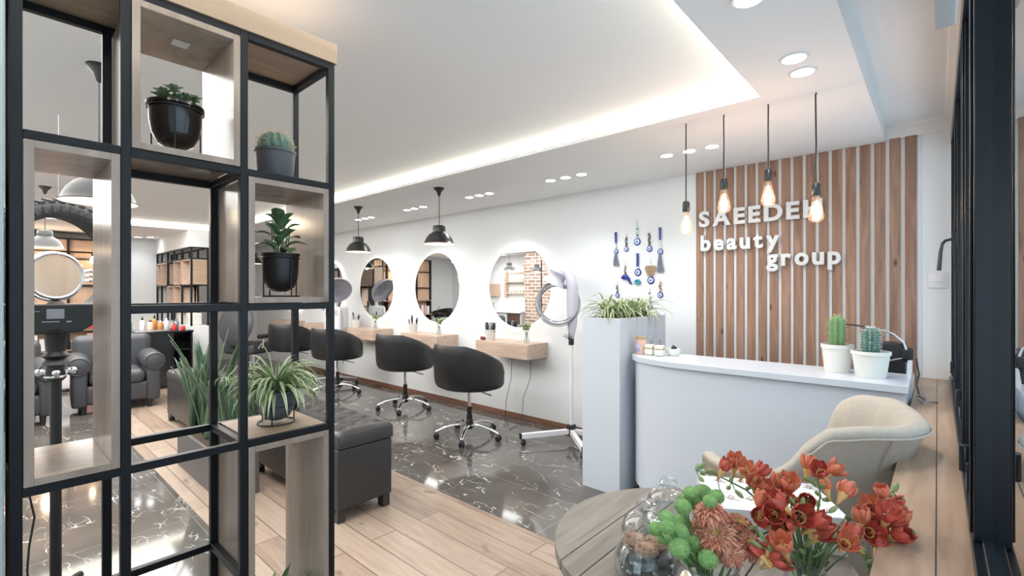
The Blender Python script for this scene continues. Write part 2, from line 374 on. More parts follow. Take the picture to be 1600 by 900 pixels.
        if sub:
            md = o.modifiers.new('round', 'SUBSURF'); md.levels = sub; md.render_levels = sub
        return o

def tag(o, label, cat, group=None):
    o['label'] = label; o['category'] = cat
    if group: o['group'] = group
    return o
def thing(name, label, cat, loc=(0, 0, 0), rz=0, group=None):
    o = bpy.data.objects.new(name, None); COL.objects.link(o); o.location = loc; o.rotation_euler = (0, 0, rz)
    o.empty_display_size = .05
    return tag(o, label, cat, group)
def struct(o): o['kind'] = 'structure'; return o
def dup(src, loc, rz, label, group=None):
    r = src.copy(); COL.objects.link(r); r.location = loc; r.rotation_euler = (0, 0, rz); r['label'] = label
    if group: r['group'] = group
    for ch in list(src.children):
        c = ch.copy(); COL.objects.link(c); c.parent = r
        for g in list(ch.children):
            d = g.copy(); COL.objects.link(d); d.parent = c
    return r

# ------------------------------------------------------------------ room shell
XL, XR, YB, YF = -10.2, .115, -1.6, 3.66
ZC, ZB = 2.29, 2.21
b = MB(); b.m = 0; b.box((XL, .83, -.05), (XR, 1.98, 0)); b.m = 1; b.box((XL, YB, -.05), (XR, .83, 0)); b.box((XL, 1.98, -.05), (XR, YF, 0))
struct(b.build('floor', ['floor_w', 'marble']))
struct(MB().box((XL-.1, YF, 0), (XR+.1, YF+.1, ZC+.1)).build('wall_mirror_side', 'wall'))
struct(MB().box((XL-.1, YB, 0), (XL, YF, ZC+.1)).build('wall_end', 'wall'))
b = MB(); b.box((XL, YB-.1, 0), (-1.5, YB, ZC+.1)); b.box((-1.5, YB-.1, 2.15), (XR, YB, ZC+.1)); b.box((-1.5, YB-.1, 0), (-1.4, YB, 2.15)); b.box((-.05, YB-.1, 0), (XR, YB, 2.15))
struct(b.build('wall_back', 'wall'))
b = MB(); b.box((XR, YB, 0), (XR+.12, YF, .76)); b.box((XR, YB, 2.2), (XR+.12, YF, ZC+.1)); b.box((XR, YB, .76), (XR+.12, -.3, 2.2))
struct(b.build('wall_window_side', 'wall'))
struct(MB().box((-1.84, YB, 0), (-1.492, .027, ZC)).build('wall_entrance', 'wall_blue', bevel=.003))
# ceiling: flat slab, a lowered band round a tray, a recess for the cove light above its lip
TX0, TX1, TY0, TY1 = -8.2, -.615, -.95, 2.42
b = MB(); b.box((XL, YB, ZC), (XR+.1, YF, ZC+.1))
def band(x0, x1, y0, y1, z0, z1, g=0):
    b.box((x0, TY1+g, z0), (x1, y1, z1)); b.box((x0, y0, z0), (x1, TY0-g, z1))
    b.box((x0, TY0-g, z0), (TX0-g, TY1+g, z1)); b.box((TX1+g, TY0-g, z0), (x1, TY1+g, z1))
band(XL, -.235, YB, YF, ZB, ZB+.024); band(XL, -.235, YB, YF, ZB+.024, ZC, .11)
struct(b.build('ceiling', 'ceil'))
b = MB()
g = .105; zc0, zc1 = ZB+.028, ZC-.004
b.box((TX0-g, TY1+g-.006, zc0), (TX1+g, TY1+g, zc1)); b.box((TX0-g, TY0-g, zc0), (TX1+g, TY0-g+.006, zc1))
b.box((TX0-g, TY0-g, zc0), (TX0-g+.006, TY1+g, zc1)); b.box((TX1+g-.006, TY0-g, zc0), (TX1+g, TY1+g, zc1))
tag(b.build('cove_light_strip', 'cove'), 'warm white light strip glowing in the recess around the ceiling tray', 'light strip')
b = MB()
for k, (dy, dz) in enumerate([(.0, 0), (.02, .0), (.02, .012), (.035, .03), (.055, .05), (.07, .055), (.07, .075), (0, .075)]): pass
prof = [(0, ZC-.075), (-.012, ZC-.075), (-.018, ZC-.05), (-.04, ZC-.03), (-.06, ZC-.018), (-.066, ZC), (0, ZC)]
vs0 = [b._v((-.235, YF+y, z)) for y, z in prof]; vs1 = [b._v((XR, YF+y, z)) for y, z in prof]; b._skin([vs0, vs1], True, True)
vs0 = [b._v((.045+y+.05, -.3, z)) for y, z in prof]; vs1 = [b._v((.045+y+.05, YF, z)) for y, z in prof]; b._skin([vs0, vs1], True, True)
struct(b.build('trim_1', 'cornice'))
struct(MB().box((-8.05, YF-.016, 0), (-1.5, YF, .055)).box((-8.05, YF-.022, 0), (-1.5, YF, .035)).build('baseboard_mirror_side', 'base_w', bevel=.002))

# slatted wood cladding
b = MB(); b.m = 1; b.box((-1.377, YF-.006, 0), (-.072, YF, ZB)); b.m = 0
for k in range(18):
    x0 = -1.377+k*.0725; top = ZC-.07 if k >= 16 else ZB-.002
    b.box((x0, YF-.017, .0), (x0+.053, YF-.006, top))
tag(b.build('slatted_wall_panel', ['slat', 'wall'], bevel=.0015), 'brown stained vertical wood slats with white gaps on the reception wall', 'wall panel')

# sign letters
def sign():
    root = thing('wall_sign', 'raised white salon name lettering in three lines on the brown slats', 'sign', (-1.343, YF-.03, 1.45))
    def row(text, x0, x1, base, cap, bold=.038):
        glyphs = []; x = 0
        for ch in text:
            cu = bpy.data.curves.new('letter', 'FONT'); cu.body = ch; cu.size = 1; cu.extrude = .5; cu.bevel_depth = bold; cu.bevel_resolution = 0; cu.resolution_u = 6
            ob = bpy.data.objects.new('letter', cu); COL.objects.link(ob)
            bpy.context.view_layer.update()
            me = bpy.data.meshes.new_from_object(ob.evaluated_get(bpy.context.evaluated_depsgraph_get()))
            bpy.data.objects.remove(ob)
            xs = [v.co.x for v in me.vertices]; w = max(xs)-min(xs)
            glyphs.append((me, min(xs), x, ch)); x += w+.13
        tot = x-.13; sx = (x1-x0)/tot; sz = cap/.78
        for me, mn, gx, ch in glyphs:
            for v in me.vertices:
                cx, cy, cz = v.co; v.co = ((gx+cx-mn)*sx, cz*.022, cy*sz)
            me.flip_normals(); me.materials.clear(); me.materials.append(M['letter'])
            for p in me.polygons: p.use_smooth = False
            o = bpy.data.objects.new('letter', me); COL.objects.link(o); o.parent = root
            o.location = (x0+1.343, -.006, base-1.45)
    row('SAEEDEH', -1.345, -.554, 1.793, .122); row('beauty', -1.333, -.80, 1.612, .122); row('group', -.883, -.455, 1.482, .122)
sign()

# ------------------------------------------------------------------ window side
b = MB(); b.box((-.09, -.3, .76), (.06, YF-.001, .80))
for x in (-.012, ): pass
o = b.build('trim_2', 'sill', bevel=.002); struct(o)
struct(MB().box((-.0035, -.3, .8002), (-.0015, YF-.002, .8008)).build('trim_3', 'black_p'))
def window():
    root = bpy.data.objects.new('window_1', None); COL.objects.link(root); struct(root); root.location = (.08, 1.3, .8)
    def part(mb, nm, m_, **k):
        o = mb.build(nm, m_, root, **k); o.location = (-.08, -1.3, -.8); return o
    b = MB(); b.box((.048, -.3, .80), (.112, YF-.01, .822)); b.box((.062, -.3, .822), (.098, YF-.01, .834)); b.box((.055, -.3, 2.13), (.112, YF-.01, 2.20))
    part(b, 'rail', 'frame', bevel=.002)
    for y, w in ((1.29, .052), (2.02, .04), (2.12, .04), (2.85, .04), (2.95, .04), (3.59, .05)):
        b = MB(); q = .010 if y > 1.5 else 0; b.box((.051+q, y-w/2, .822), (.108, y+w/2, 2.13)); b.box((.046+q, y-w*.12, .83), (.051+q, y+w*.12, 2.13)); (b.box((.066+q, y-w/2-.012, .835), (.100, y+w/2+.012, 2.13)) if y > 1.5 else None)
        part(b, 'mullion', 'frame', bevel=.003)
    for y in (1.32, 2.07, 2.9):
        q = .010 if y > 1.5 else 0; b = MB(); b.tube([(.043+q, y+.03, .93), (.043+q, y+.03, .985)], .011, 12); b.box((.043+q, y+.0, .895), (.056+q, y+.055, .955)); part(b, 'hinge', 'frame', bevel=.002)
    for y0, y1 in ((-.28, 1.26), (1.33, 2.0), (2.15, 2.83), (2.98, 3.56)):
        part(MB().box((.077, y0, .84), (.081, y1, 2.125)), 'pane', 'pane')
    # espagnolette handle on the second sash
    b = MB(); b.box((.048, 2.845, 1.50), (.064, 2.875, 1.56)); b.tube([(.052, 2.86, 1.535), (.026, 2.86, 1.528), (.016, 2.855, 1.515)], .006, 8); b.tube([(.016, 2.855, 1.517), (.010, 2.852, 1.48), (.004, 2.85, 1.395)], .006, 8, rf=lambda u: .005+.003*u)
    part(b, 'handle', 'black_p')
window()
# glazed entrance door behind the camera
def door():
    root = bpy.data.objects.new('door_1', None); COL.objects.link(root); struct(root); root.location = (-.72, YB, 0)
    b = MB()
    for x in (-.67, -.02, .63): b.box((x-.02, -.06, 0), (x+.02, 0, 2.15))
    b.box((-.69, -.06, 2.11), (.65, 0, 2.15)); b.box((-.69, -.06, 0), (.65, 0, .05)); b.build('door_frame', 'frame', root)
    MB().box((-.65, -.035, .05), (.62, -.029, 2.11)).build('pane', 'pane', root)
door()
b = MB(); b.rbox((-.008, 1.45, 2.06), (.040, 1.85, 2.289), .006); 
tag(b.build('roller_blind_case', 'blind_grey'), 'pale grey blind case under the ceiling above the window frame', 'blind')
# light switch
t = thing('light_switch', 'white double light switch on the wall beside the window frame', 'light switch', (.0, YF, 1.366))
MB().rbox((-.042, -.009, -.045), (.042, 0, .045), .004).build('cover_plate', 'white', t)
MB().rbox((-.026, -.013, -.012), (.026, -.008, .012), .003).build('rocker', 'white', t)

# ------------------------------------------------------------------ ceiling lights
def dl(x, y, z, label, group, big=1, e=7):
    t = thing('recessed_downlight', label, 'ceiling light', (x, y, z), 0, group)
    r = .052*big
    MB().lathe([(r*1.0, -.004), (r*1.22, -.005), (r*1.28, -.001), (r*1.28, 0)], n=32).build('trim_ring', 'white', t)
    MB().lathe([(0, -.0035), (r, -.0035), (r, -.001)], n=32).build('diffuser', 'down', t)
    l = light('downlight_glow', 'SPOT', (x, y, z-.012), e, (.93, .965, 1), .04, (x, y, 0), 128, .8); l.parent = t; l.location = (0, 0, -.012); l.rotation_euler = (0, 0, 0)
G = 'recessed downlights along the lowered ceiling band'
near = ['above the tassel charms, nearest the hanging bulbs', 'in the row between the bulbs and the near mirror', 'in the row above the gap between two near mirrors', 'in the row behind the nearer black pendant lamp', 'in the farthest row, behind the farther black pendant lamp']
for (xs, y), nm in zip((((-1.345, -1.195, -1.05), 3.04), ((-2.35, -2.20, -2.05), 3.085), ((-3.345, -3.21, -3.075), 3.11), ((-4.38, -4.245, -4.09), 3.13), ((-5.44, -5.28, -5.14), 3.15)), near):
    for x, w in zip(xs, ('left', 'middle', 'right')):
        dl(x, y, ZB, f'{w} round downlight of the trio {nm}', G, .74)
dl(-.416, 2.107, ZB, 'left of two round downlights above the row of hanging bulbs', 'pair of downlights above the bulbs', .8)
dl(-.416, 2.262, ZB, 'right and lower of two round downlights above the hanging bulbs', 'pair of downlights above the bulbs', .8)
dl(-.437, 1.585, ZB, 'round downlight cut by the top edge of the photo', 'pair of downlights above the bulbs', .8)
for x, y, w in ((-9.9, 1.70, 'left'), (-9.75, 1.84, 'right')): dl(x, y, ZB, f'{w} small downlight in front of the far white end wall', G, .9, 5)
dl(-9.1, 2.12, ZB, 'small far downlight above the shelf partition', G, .9)
for i, x0 in enumerate((-2.7, -4.6, -8.2)):
    for k in range(3): dl(x0+.14*k, -1.27, ZB, f'{["left", "middle", "right"][k]} downlight of the {["near", "middle", "far"][i]} trio along the rear wall, seen only in the round mirrors', 'downlights along the rear wall', .72, 9)
for x, y in ((-.42, .2), (-.42, -.8)): dl(x, y, ZB, 'round downlight over the entrance behind the viewer', 'downlights over the entrance', .8)

# pendant lamps
def pendant(loc, zc, label, canopy=True, sc=1.0, spot=9):
    x, y, z = loc
    t = thing('pendant_lamp', label, 'pendant lamp', (x, y, z), 0, 'black dome pendant lamps')
    pr = [(.135, 0), (.137, .004), (.128, .010), (.122, .028), (.108, .058), (.085, .085), (.060, .100), (.055, .106), (.055, .150), (.050, .160), (.020, .166), (.006, .168)]
    sh = MB().lathe(pr, n=48).build('lamp_shade', 'lamp', t)
    MB().lathe([(.1345, .001), (.1255, .0125), (.119, .028), (.105, .056), (.082, .082), (.050, .094), (.001, .095)], n=48).build('shade_lining', 'lamp_in', t)
    MB().ball((0, 0, .048), .028, 10).build('bulb', 'warm', t)
    MB().tube([(0, 0, .165), (0, 0, zc-z-.03)], .0035, 8).build('cord', 'black_p', t)
    MB().lathe([(.004, zc-z-.075), (.010, zc-z-.07), (.022, zc-z-.035), (.046, zc-z-.008), (.046, zc-z)], n=24).build('ceiling_canopy', 'lamp', t)
    l = light('pendant_glow', 'POINT', loc, spot*.55, (1, .78, .56), .03); l.parent = t; l.location = (0, 0, .012)
pendant((-3.25, 2.66, 1.718), ZB, 'black dome pendant lamp hanging in front of the second round mirror', spot=4)
pendant((-4.61, 2.67, 1.726), ZB, 'farther small black dome pendant lamp, above the third chair', spot=4)
pendant((-2.73, .334, 1.69), ZC, 'large near pendant lamp behind the shelf, its lit underside showing', spot=5)
pendant((-6.24, .376, 1.716), ZC, 'black pendant lamp seen through the tyre behind the shelf', spot=4)
pendant((-7.6, 2.67, 1.72), ZB, 'farthest black dome pendant lamp, in front of the leftmost mirror', spot=3)

# bare bulbs
for (x, z, lb) in ((-1.014, 1.672, 'leftmost and lowest bare filament bulb, hanging against the white wall'), (-.817, 1.765, 'second bare filament bulb from the left, before the letter A'),
                   (-.612, 1.776, 'highest bare filament bulb, before the letter D of the sign'), (-.413, 1.678, 'rightmost bare filament bulb, covering the last letter of the sign')):
    t = thing('filament_bulb_pendant', lb, 'light bulb', (x, 2.54, z), 0, 'bare filament bulbs over the reception desk')
    w = random.uniform(-.003, .003)
    MB().tube([(0, 0, .115), (w, 0, .2), (0, w, .3), (w, 0, ZB-z-.01), (0, 0, ZB-z)], .0035, 8).build('cord', 'lamp', t)
    MB().lathe([(.003, .122), (.013, .118), (.0185, .108), (.019, .068), (.017, .060), (0, .060)], n=24).build('socket', 'lamp', t)
    MB().lathe([(.0145, .062), (.0165, .045), (.023, .010), (.031, -.022), (.0325, -.034), (.029, -.048), (.016, -.059), (0, -.062)], n=28).build('glass_bulb', 'bulbglass', t)
    b = MB()
    for k in range(7):
        a = 2*PI*k/7; b.tube([(.006*math.cos(a), .006*math.sin(a), .035), (.012*math.cos(a), .012*math.sin(a), -.012), (.007*math.cos(a+.4), .007*math.sin(a+.4), -.045)], .0022, 6)
    b.lathe([(.001, .04), (.006, .025), (.009, -.008), (.006, -.035), (.001, -.045)], n=10)
    b.build('filament', 'fil', t)
    l = light('bulb_glow', 'POINT', (0, 0, 0), 1.6, (1, .66, .44), .03); l.parent = t; l.location = (0, 0, -.01)

# ------------------------------------------------------------------ mirrors and stations
MX = [-3.17, -4.478, -5.786, -7.094, -8.40]
mlab = ['nearest round backlit mirror, behind the hooded dryer ring', 'second round backlit mirror from the right, above the second shelf', 'third round backlit mirror from the right', 'round backlit mirror half hidden by the black shelf frame', 'farthest round backlit mirror behind the black shelf frame']
for x, lb in zip(MX, mlab):
    t = thing('round_mirror', lb, 'mirror', (x, YF, 1.352), 0, 'round backlit mirrors over the styling stations')
    c = MB(); c.T = Matrix.Rotation(R(90), 4, 'X'); c.lathe([(0, .040), (.412, .040), (.416, .037), (.416, .033)], n=96).build('mirror_glass', 'mirror', t, angle=15)
    c = MB(); c.T = Matrix.Rotation(R(90), 4, 'X'); c.lathe([(.416, .032), (.426, .030), (.430, .024), (.426, .012), (.405, .010)], n=96).build('light_ring', 'led', t)
    c = MB(); c.T = Matrix.Rotation(R(90), 4, 'X'); c.lathe([(.40, .030), (.40, .0)], n=64).build('back_frame', 'white', t)
slab = ['nearest light wood wall shelf with flower vase, under the nearest mirror', 'middle light wood wall shelf under the second mirror', 'third light wood wall shelf, behind the third chair', 'light wood wall shelf behind the black frame', 'farthest light wood wall shelf']
for x, lb in zip(MX, slab):
    t = thing('styling_shelf', lb, 'shelf', (x, YF, .74), 0, 'floating wood shelves under the mirrors')
    MB().box((-.35, -.30, -.075), (.35, 0, .067)).build('shelf_body', 'oak_x', t, bevel=.002)
    MB().box((-.343, -.305, -.073), (.343, -.300, .050)).build('drawer_front', 'oak_x', t, bevel=.001)

def tool_cup(x, y, z, label, n, dryer=False):
    t = thing('tool_cup', label, 'cup', (x, y, z), 0, 'cream tool cups on the wall shelves')
    MB().lathe([(0, 0), (.043, 0), (.045, .004), (.056, .098), (.060, .100), (.060, .107), (.052, .107), (.041, .006), (0, .006)], n=28).build('cup_body', 'cream', t)
    MB().tube([(-.022, -.0495, .035), (-.015, -.058, .034), (.015, -.058, .034), (.022, -.0495, .035)], .003, 6).build('handle', 'cream', t)
    for k in range(n):
        a = 2*PI*k/n+.3; lean = .28; p0 = Vector((x+.022*math.cos(a), y+.022*math.sin(a), z+.012)); p1 = p0+Vector((lean*math.cos(a)*.12, lean*math.sin(a)*.12, .155+.02*(k % 3)))
        b = MB(); L0 = Vector((0, 0, 0)); d = p1-p0
        b.tube([L0, d*.55, d*.8, d], .01, 10, rf=lambda u: .006 if u < .4 else (.015 if u < .99 else .011), flat=.6)
        o = b.build('hair_brush', 'grey_s' if k % 2 else 'black_p', loc=p0)
        tag(o, f'{["black", "dark grey"][k % 2]} styling tool {["leaning left", "leaning right", "at the back", "in the middle", "at the front"][k % 5]} in the {label}', 'hair tool', 'styling tools standing in cups')
tool_cup(-3.40, 3.45, .807, 'cream cup on the nearest wall shelf', 0)
for dx, rz, lb in ((-.035, .0, 'black hair clipper head standing in the cream cup, left'), (.005, .5, 'grey hair clipper head standing in the cream cup, middle'), (.035, .2, 'black hair clipper head standing in the cream cup, right')):
    o = MB().rbox((-.020, -.018, 0), (.020, .018, .15), .012).rbox((-.014, -.012, .15), (.014, .012, .168), .005).build('hair_clipper', 'grey_s' if dx > -.01 and dx < .02 else 'black_p', loc=(-3.40+dx*.6, 3.45, .82)); o.rotation_euler = (0, dx*5, rz)
    tag(o, lb, 'hair clipper', 'clippers in the nearest cup')
tool_cup(-4.70, 3.45, .807, 'cream cup on the middle wall shelf', 5)
tool_cup(-6.02, 3.45, .807, 'cream cup on the third wall shelf', 4)
o = MB().rbox((-.035, -.016, 0), (.035, .016, .035), .015).build('hair_clip', 'plum', loc=(-3.475, 3.42, .807)); tag(o, 'small dark plum hair clip lying left of the cream cup', 'hair clip')
def sprig_vase(x, y, z, label):
    t = thing('bud_vase', label, 'vase', (x, y, z), 0, 'small glass bud vases on the wall shelves')
    MB().lathe([(0, .001), (.020, .001), (.028, .012), (.030, .035), (.018, .075), (.016, .095), (.022, .105), (.0205, .105), (.0145, .094), (.016, .074), (.028, .035), (.024, .010), (0, .008)], n=24).build('vase_glass', 'jar', t)
    s = thing('green_flower_sprig', 'pale green flower sprig in the ' + label, 'flower', (x, y, z+.01), 0, 'green sprigs in the bud vases')
    b = MB()
    for k in range(5): a = k*1.3; b.tube([(0, 0, 0), (.004*math.cos(a), .004*math.sin(a), .08), (.04*math.cos(a), .03*math.sin(a), .14+.012*(k % 3))], .0018, 6)
    b.build('stem', 'stem', s)
    b = MB()
    for k in range(26): a = random.uniform(0, 7); r_ = random.uniform(0, .055); b.ball((r_*math.cos(a), r_*.7*math.sin(a), .145+random.uniform(-.02, .025)), random.uniform(.008, .015), 5)
    b.build('blossom', 'bud', s)
sprig_vase(-2.93, 3.47, .807, 'glass vase on the nearest wall shelf')
sprig_vase(-4.24, 3.47, .807, 'glass vase on the middle wall shelf')
sprig_vase(-5.56, 3.47, .807, 'glass vase on the third wall shelf')

# ------------------------------------------------------------------ salon chairs
def shell_rows(Rr, height_f, n, zb, rb, m):
    pass
def salon_chair(label):
    t = thing('salon_chair', label, 'chair', (0, 0, 0), 0, 'black tub salon chairs')
    # tub: back at -y, opening at +y
    n = 48; b = MB(); outer = []
    def rim(th):   # 1 at the back, 0 at the front
        c = .5-.5*math.cos(th); return c
    levels = [(.62, .0), (.80, .012), (.93, .06), (.98, .13), (1.0, .25), (1.0, .5), (.99, .8), (.965, .95), (.93, 1.0), (.88, .985), (.85, .9), (.83, .6), (.80, .35), (.70, .30), (.4, .29), (.0, .29)]
    rings = []
    for i, (rf_, hf) in enumerate(levels):
        ring = []
        for k in range(n):
            th = 2*PI*k/n; bk = max(0, .5+.5*math.cos(th)); H = .13+.27*min(1, bk**.75*1.12)
            lean = 1+.10*bk*min(1, max(0, hf))*(1 if i < 9 else .9)
            z = .445+(hf*H if i < 12 else .12 if i < 14 else .125)
            if i in (12,): z = .445+.115
            x = .325*rf_*math.sin(th); y = -.30*rf_*math.cos(th)*lean
            ring.append(b._v((x, y, z)))
        rings.append(ring)
    b._skin(rings, True, True)
    b.build('tub_seat', 'leather', t, angle=70)
    MB().rbox((-.215, -.17, .54), (.215, .25, .60), .03, 4).build('seat_cushion', 'leather', t, angle=70)
    b = MB(); b.lathe([(0, .43), (.11, .43), (.13, .447)], n=20); b.build('seat_plate', 'black_p', t)
    b = MB(); b.lathe([(.0, .24), (.016, .24), (.016, .435), (0, .435)], n=20); b.build('gas_lift', 'chrome', t)
    b = MB(); b.lathe([(0, .075), (.024, .075), (.034, .085), (.034, .15), (.026, .16), (.026, .20), (.022, .205), (.022, .27), (.018, .275)], n=20); b.build('lift_sleeve', 'black_p', t)
    b = MB(); b.tube([(.02, 0, .425), (.12, .03, .42), (.19, .05, .405)], .005, 8); b.tube([(.19, .05, .405), (.225, .06, .398)], .009, 8, flat=.5); b.build('height_lever', 'black_p', t)
    for k in range(5):
        a = 2*PI*k/5+.35; ca, sa = math.cos(a), math.sin(a)
        lg = MB().tube([(ca*r_, sa*r_, z_) for r_, z_ in ((.015, .105), (.06, .118), (.14, .118), (.22, .098), (.285, .070), (.295, .062))], .014, 10, rf=lambda u: .018-.006*u, flat=.75).build('leg', 'chrome', t)
        c = MB()
        for s_ in (-1, 1):
            c.T = Matrix.Translation((ca*.292-sa*s_*.013, sa*.292+ca*s_*.013, .026)) @ Matrix.Rotation(a, 4, 'Z') @ Matrix.Rotation(R(90), 4, 'X')
            c.lathe([(0, -.009), (.020, -.009), (.0255, -.005), (.0255, .005), (.020, .009), (0, .009)], n=20)
        c.T = Matrix(); c.tube([(ca*.292, sa*.292, .03), (ca*.292, sa*.292, .065)], .007, 8); c.ball((ca*.292, sa*.292, .043), .017, 8)
        c.build('caster', 'black_p', lg)
    return t
ch = salon_chair('nearest black tub salon chair, before the nearest wall shelf'); ch.location = (-3.12, 2.90, 0); ch.rotation_euler = (0, 0, R(-4))
dup(ch, (-4.40, 3.12, 0), R(4), 'middle black tub salon chair before the second round mirror')
dup(ch, (-5.74, 3.03, 0), R(14), 'third black tub salon chair, partly behind the black shelf post')
dup(ch, (-7.0, 3.0, 0), R(25), 'black salon chair beside the white steamer, behind the spider plant')

# hooded dryer with clear ring
def dryer():
    t = thing('hooded_hair_dryer', 'white hooded hair dryer with clear ring visor on a wheeled stand', 'hair dryer', (-2.365, 3.40, 0))
    MB().tube([(0, 0, .12), (0, 0, .86)], .0175, 16).build('lower_pole', 'white', t)
    MB().tube([(0, 0, .84), (0, 0, .93)], .024, 16).build('pole_clamp', 'black_p', t)
    MB().rbox((-.032, -.032, .055), (.032, .032, .15), .008).build('hub', 'black_p', t)
    for dx, dy in ((-.25, -.38), (.30, .13), (.34, -.32)):
        L_ = math.hypot(dx, dy); lg = MB().bar((dx*.06, dy*.06, .09), (dx, dy, .082), .036, .045).build('leg', 'white', t, bevel=.004)
        e = MB(); e.bar((dx*.99, dy*.99, .082), (dx*1.02, dy*1.02, .082), .038, .047); e.build('end_cap', 'black_p', lg)
        c = MB(); c.ball((dx*.95, dy*.95, .027), .027, 10, sx=.8); c.tube([(dx*.95, dy*.95, .03), (dx*.95, dy*.95, .062)], .008, 8); c.build('caster', 'black_p', lg)
    # arm rising behind the ring, over to the motor head
    pts = [(0, 0, .90), (.01, .0, 1.02), (.015, .0, 1.18), (.015, .0, 1.33), (0, -.01, 1.42), (-.045, -.02, 1.475), (-.11, -.03, 1.49)]
    MB().tube(pts, .04, 16, rf=lambda u: .026+.026*math.sin(PI*min(1, u*1.05))**.7).build('arm', 'hood', t)
    b = MB(); b.T = Matrix.Translation((-.125, -.04, 1.435)) @ Matrix.Rotation(R(22), 4, 'Y') @ Matrix.Rotation(R(-10), 4, 'X') @ Matrix.Scale(1.12, 4)
    b.lathe([(0, .085), (.04, .082), (.075, .062), (.082, .035), (.068, .008), (.070, -.018), (.088, -.04), (.10, -.065), (0, -.065)], n=32); b.build('motor_head', 'hood', t)
    T = Matrix.Translation((-.10, -.06, 1.20)) @ Matrix.Rotation(R(38), 4, 'Z') @ Matrix.Rotation(R(68), 4, 'X') @ Matrix.Rotation(R(0), 4, 'Y')
    b = MB(); b.T = T; b.torus((0, 0, 0), .175, .024, n=56, k=12, sy=1.08); b.build('ring_visor', 'visor', t)
    b = MB(); b.T = T; b.torus((0, 0, .02), .178, .007, n=56, k=8, sy=1.08); b.torus((0, 0, -.02), .160, .006, n=56, k=8, sy=1.08); b.build('ring_rim', 'grey_s', t)
    MB().tube([(-.04, -.05, 1.375), (-.02, -.03, 1.36), (.0, .0, 1.33)], .016, 10).build('bracket', 'hood', t)
    b = MB()
    for a in (.2, .9, -.5, -1.1, 2.4): b.tube([(-.0, -.035, .90), (.03*math.cos(a)-.0, -.05, .90+.05*math.sin(a)), (.055*math.cos(a+.3), -.05, .895+.06*math.sin(a+.3)), (0, -.04, .893)], .003, 6)
    b.build('cord_bow', 'black_p', t)
dryer()
# white steamer between the chairs
t = thing('hair_steamer', 'white hair steamer with raised clear hood beside the third mirror', 'hair steamer', (-6.28, 3.30, 0), R(20))
MB().rbox((-.14, -.10, .72), (.14, .10, 1.09), .03, 4).build('water_tank', 'white', t)
MB().rbox((-.11, -.106, .98), (.11, -.098, 1.06), .004).build('control_panel', 'hood', t)
MB().tube([(0, 0, .12), (0, 0, .74)], .025, 14).build('pole', 'white', t)
for k in range(4):
    a = k*PI/2+.5; lg = MB().tube([(0, 0, .11), (.28*math.cos(a), .28*math.sin(a), .075)], .018, 10).build('leg', 'grey_s', t); MB().ball((.27*math.cos(a), .27*math.sin(a), .028), .028, 8).build('caster', 'black_p', lg)
b = MB(); b.T = Matrix.Translation((.06, -.06, 1.34)) @ Matrix.Rotation(R(-35), 4, 'Z') @ Matrix.Rotation(R(-58), 4, 'Y')
b.lathe([(.19, -.05), (.195, -.04), (.185, -.01), (.15, .035), (.09, .06), (.0, .07)], n=36).build('hood', 'hood', t, solid=.006)
b = MB(); b.T = Matrix.Translation((.06, -.06, 1.34)) @ Matrix.Rotation(R(-35), 4, 'Z') @ Matrix.Rotation(R(-58), 4, 'Y'); b.lathe([(.0, -.075), (.10, -.07), (.18, -.05)], n=36).build('visor', 'visor', t)
MB().tube([(-.02, 0, 1.08), (-.04, 0, 1.22), (-.02, -.02, 1.38)], .025, 12).build('arm', 'white', t)
MB().tube([(.13, -.06, 1.07), (.17, -.07, .95), (.16, -.06, .8), (.18, -.05, .55), (.16, -.05, .3)], .004, 6).build('cord', 'grey_s', t)

# power cords hanging under the nearest shelf
o = MB().tube([(-3.27, 3.64, .62), (-3.25, 3.60, .40), (-3.27, 3.55, .2), (-3.24, 3.50, .012), (-3.1, 3.4, .008)], .003, 6).build('power_cord', 'black_p'); tag(o, 'thin black cord hanging left behind the nearest salon chair', 'cord')
o = MB().tube([(-3.02, 3.64, .62), (-2.99, 3.60, .45), (-3.05, 3.56, .25), (-3.02, 3.5, .012), (-3.0, 3.3, .008)], .003, 6).build('power_cord', 'black_p'); tag(o, 'thin black cord hanging right behind the nearest salon chair', 'cord')

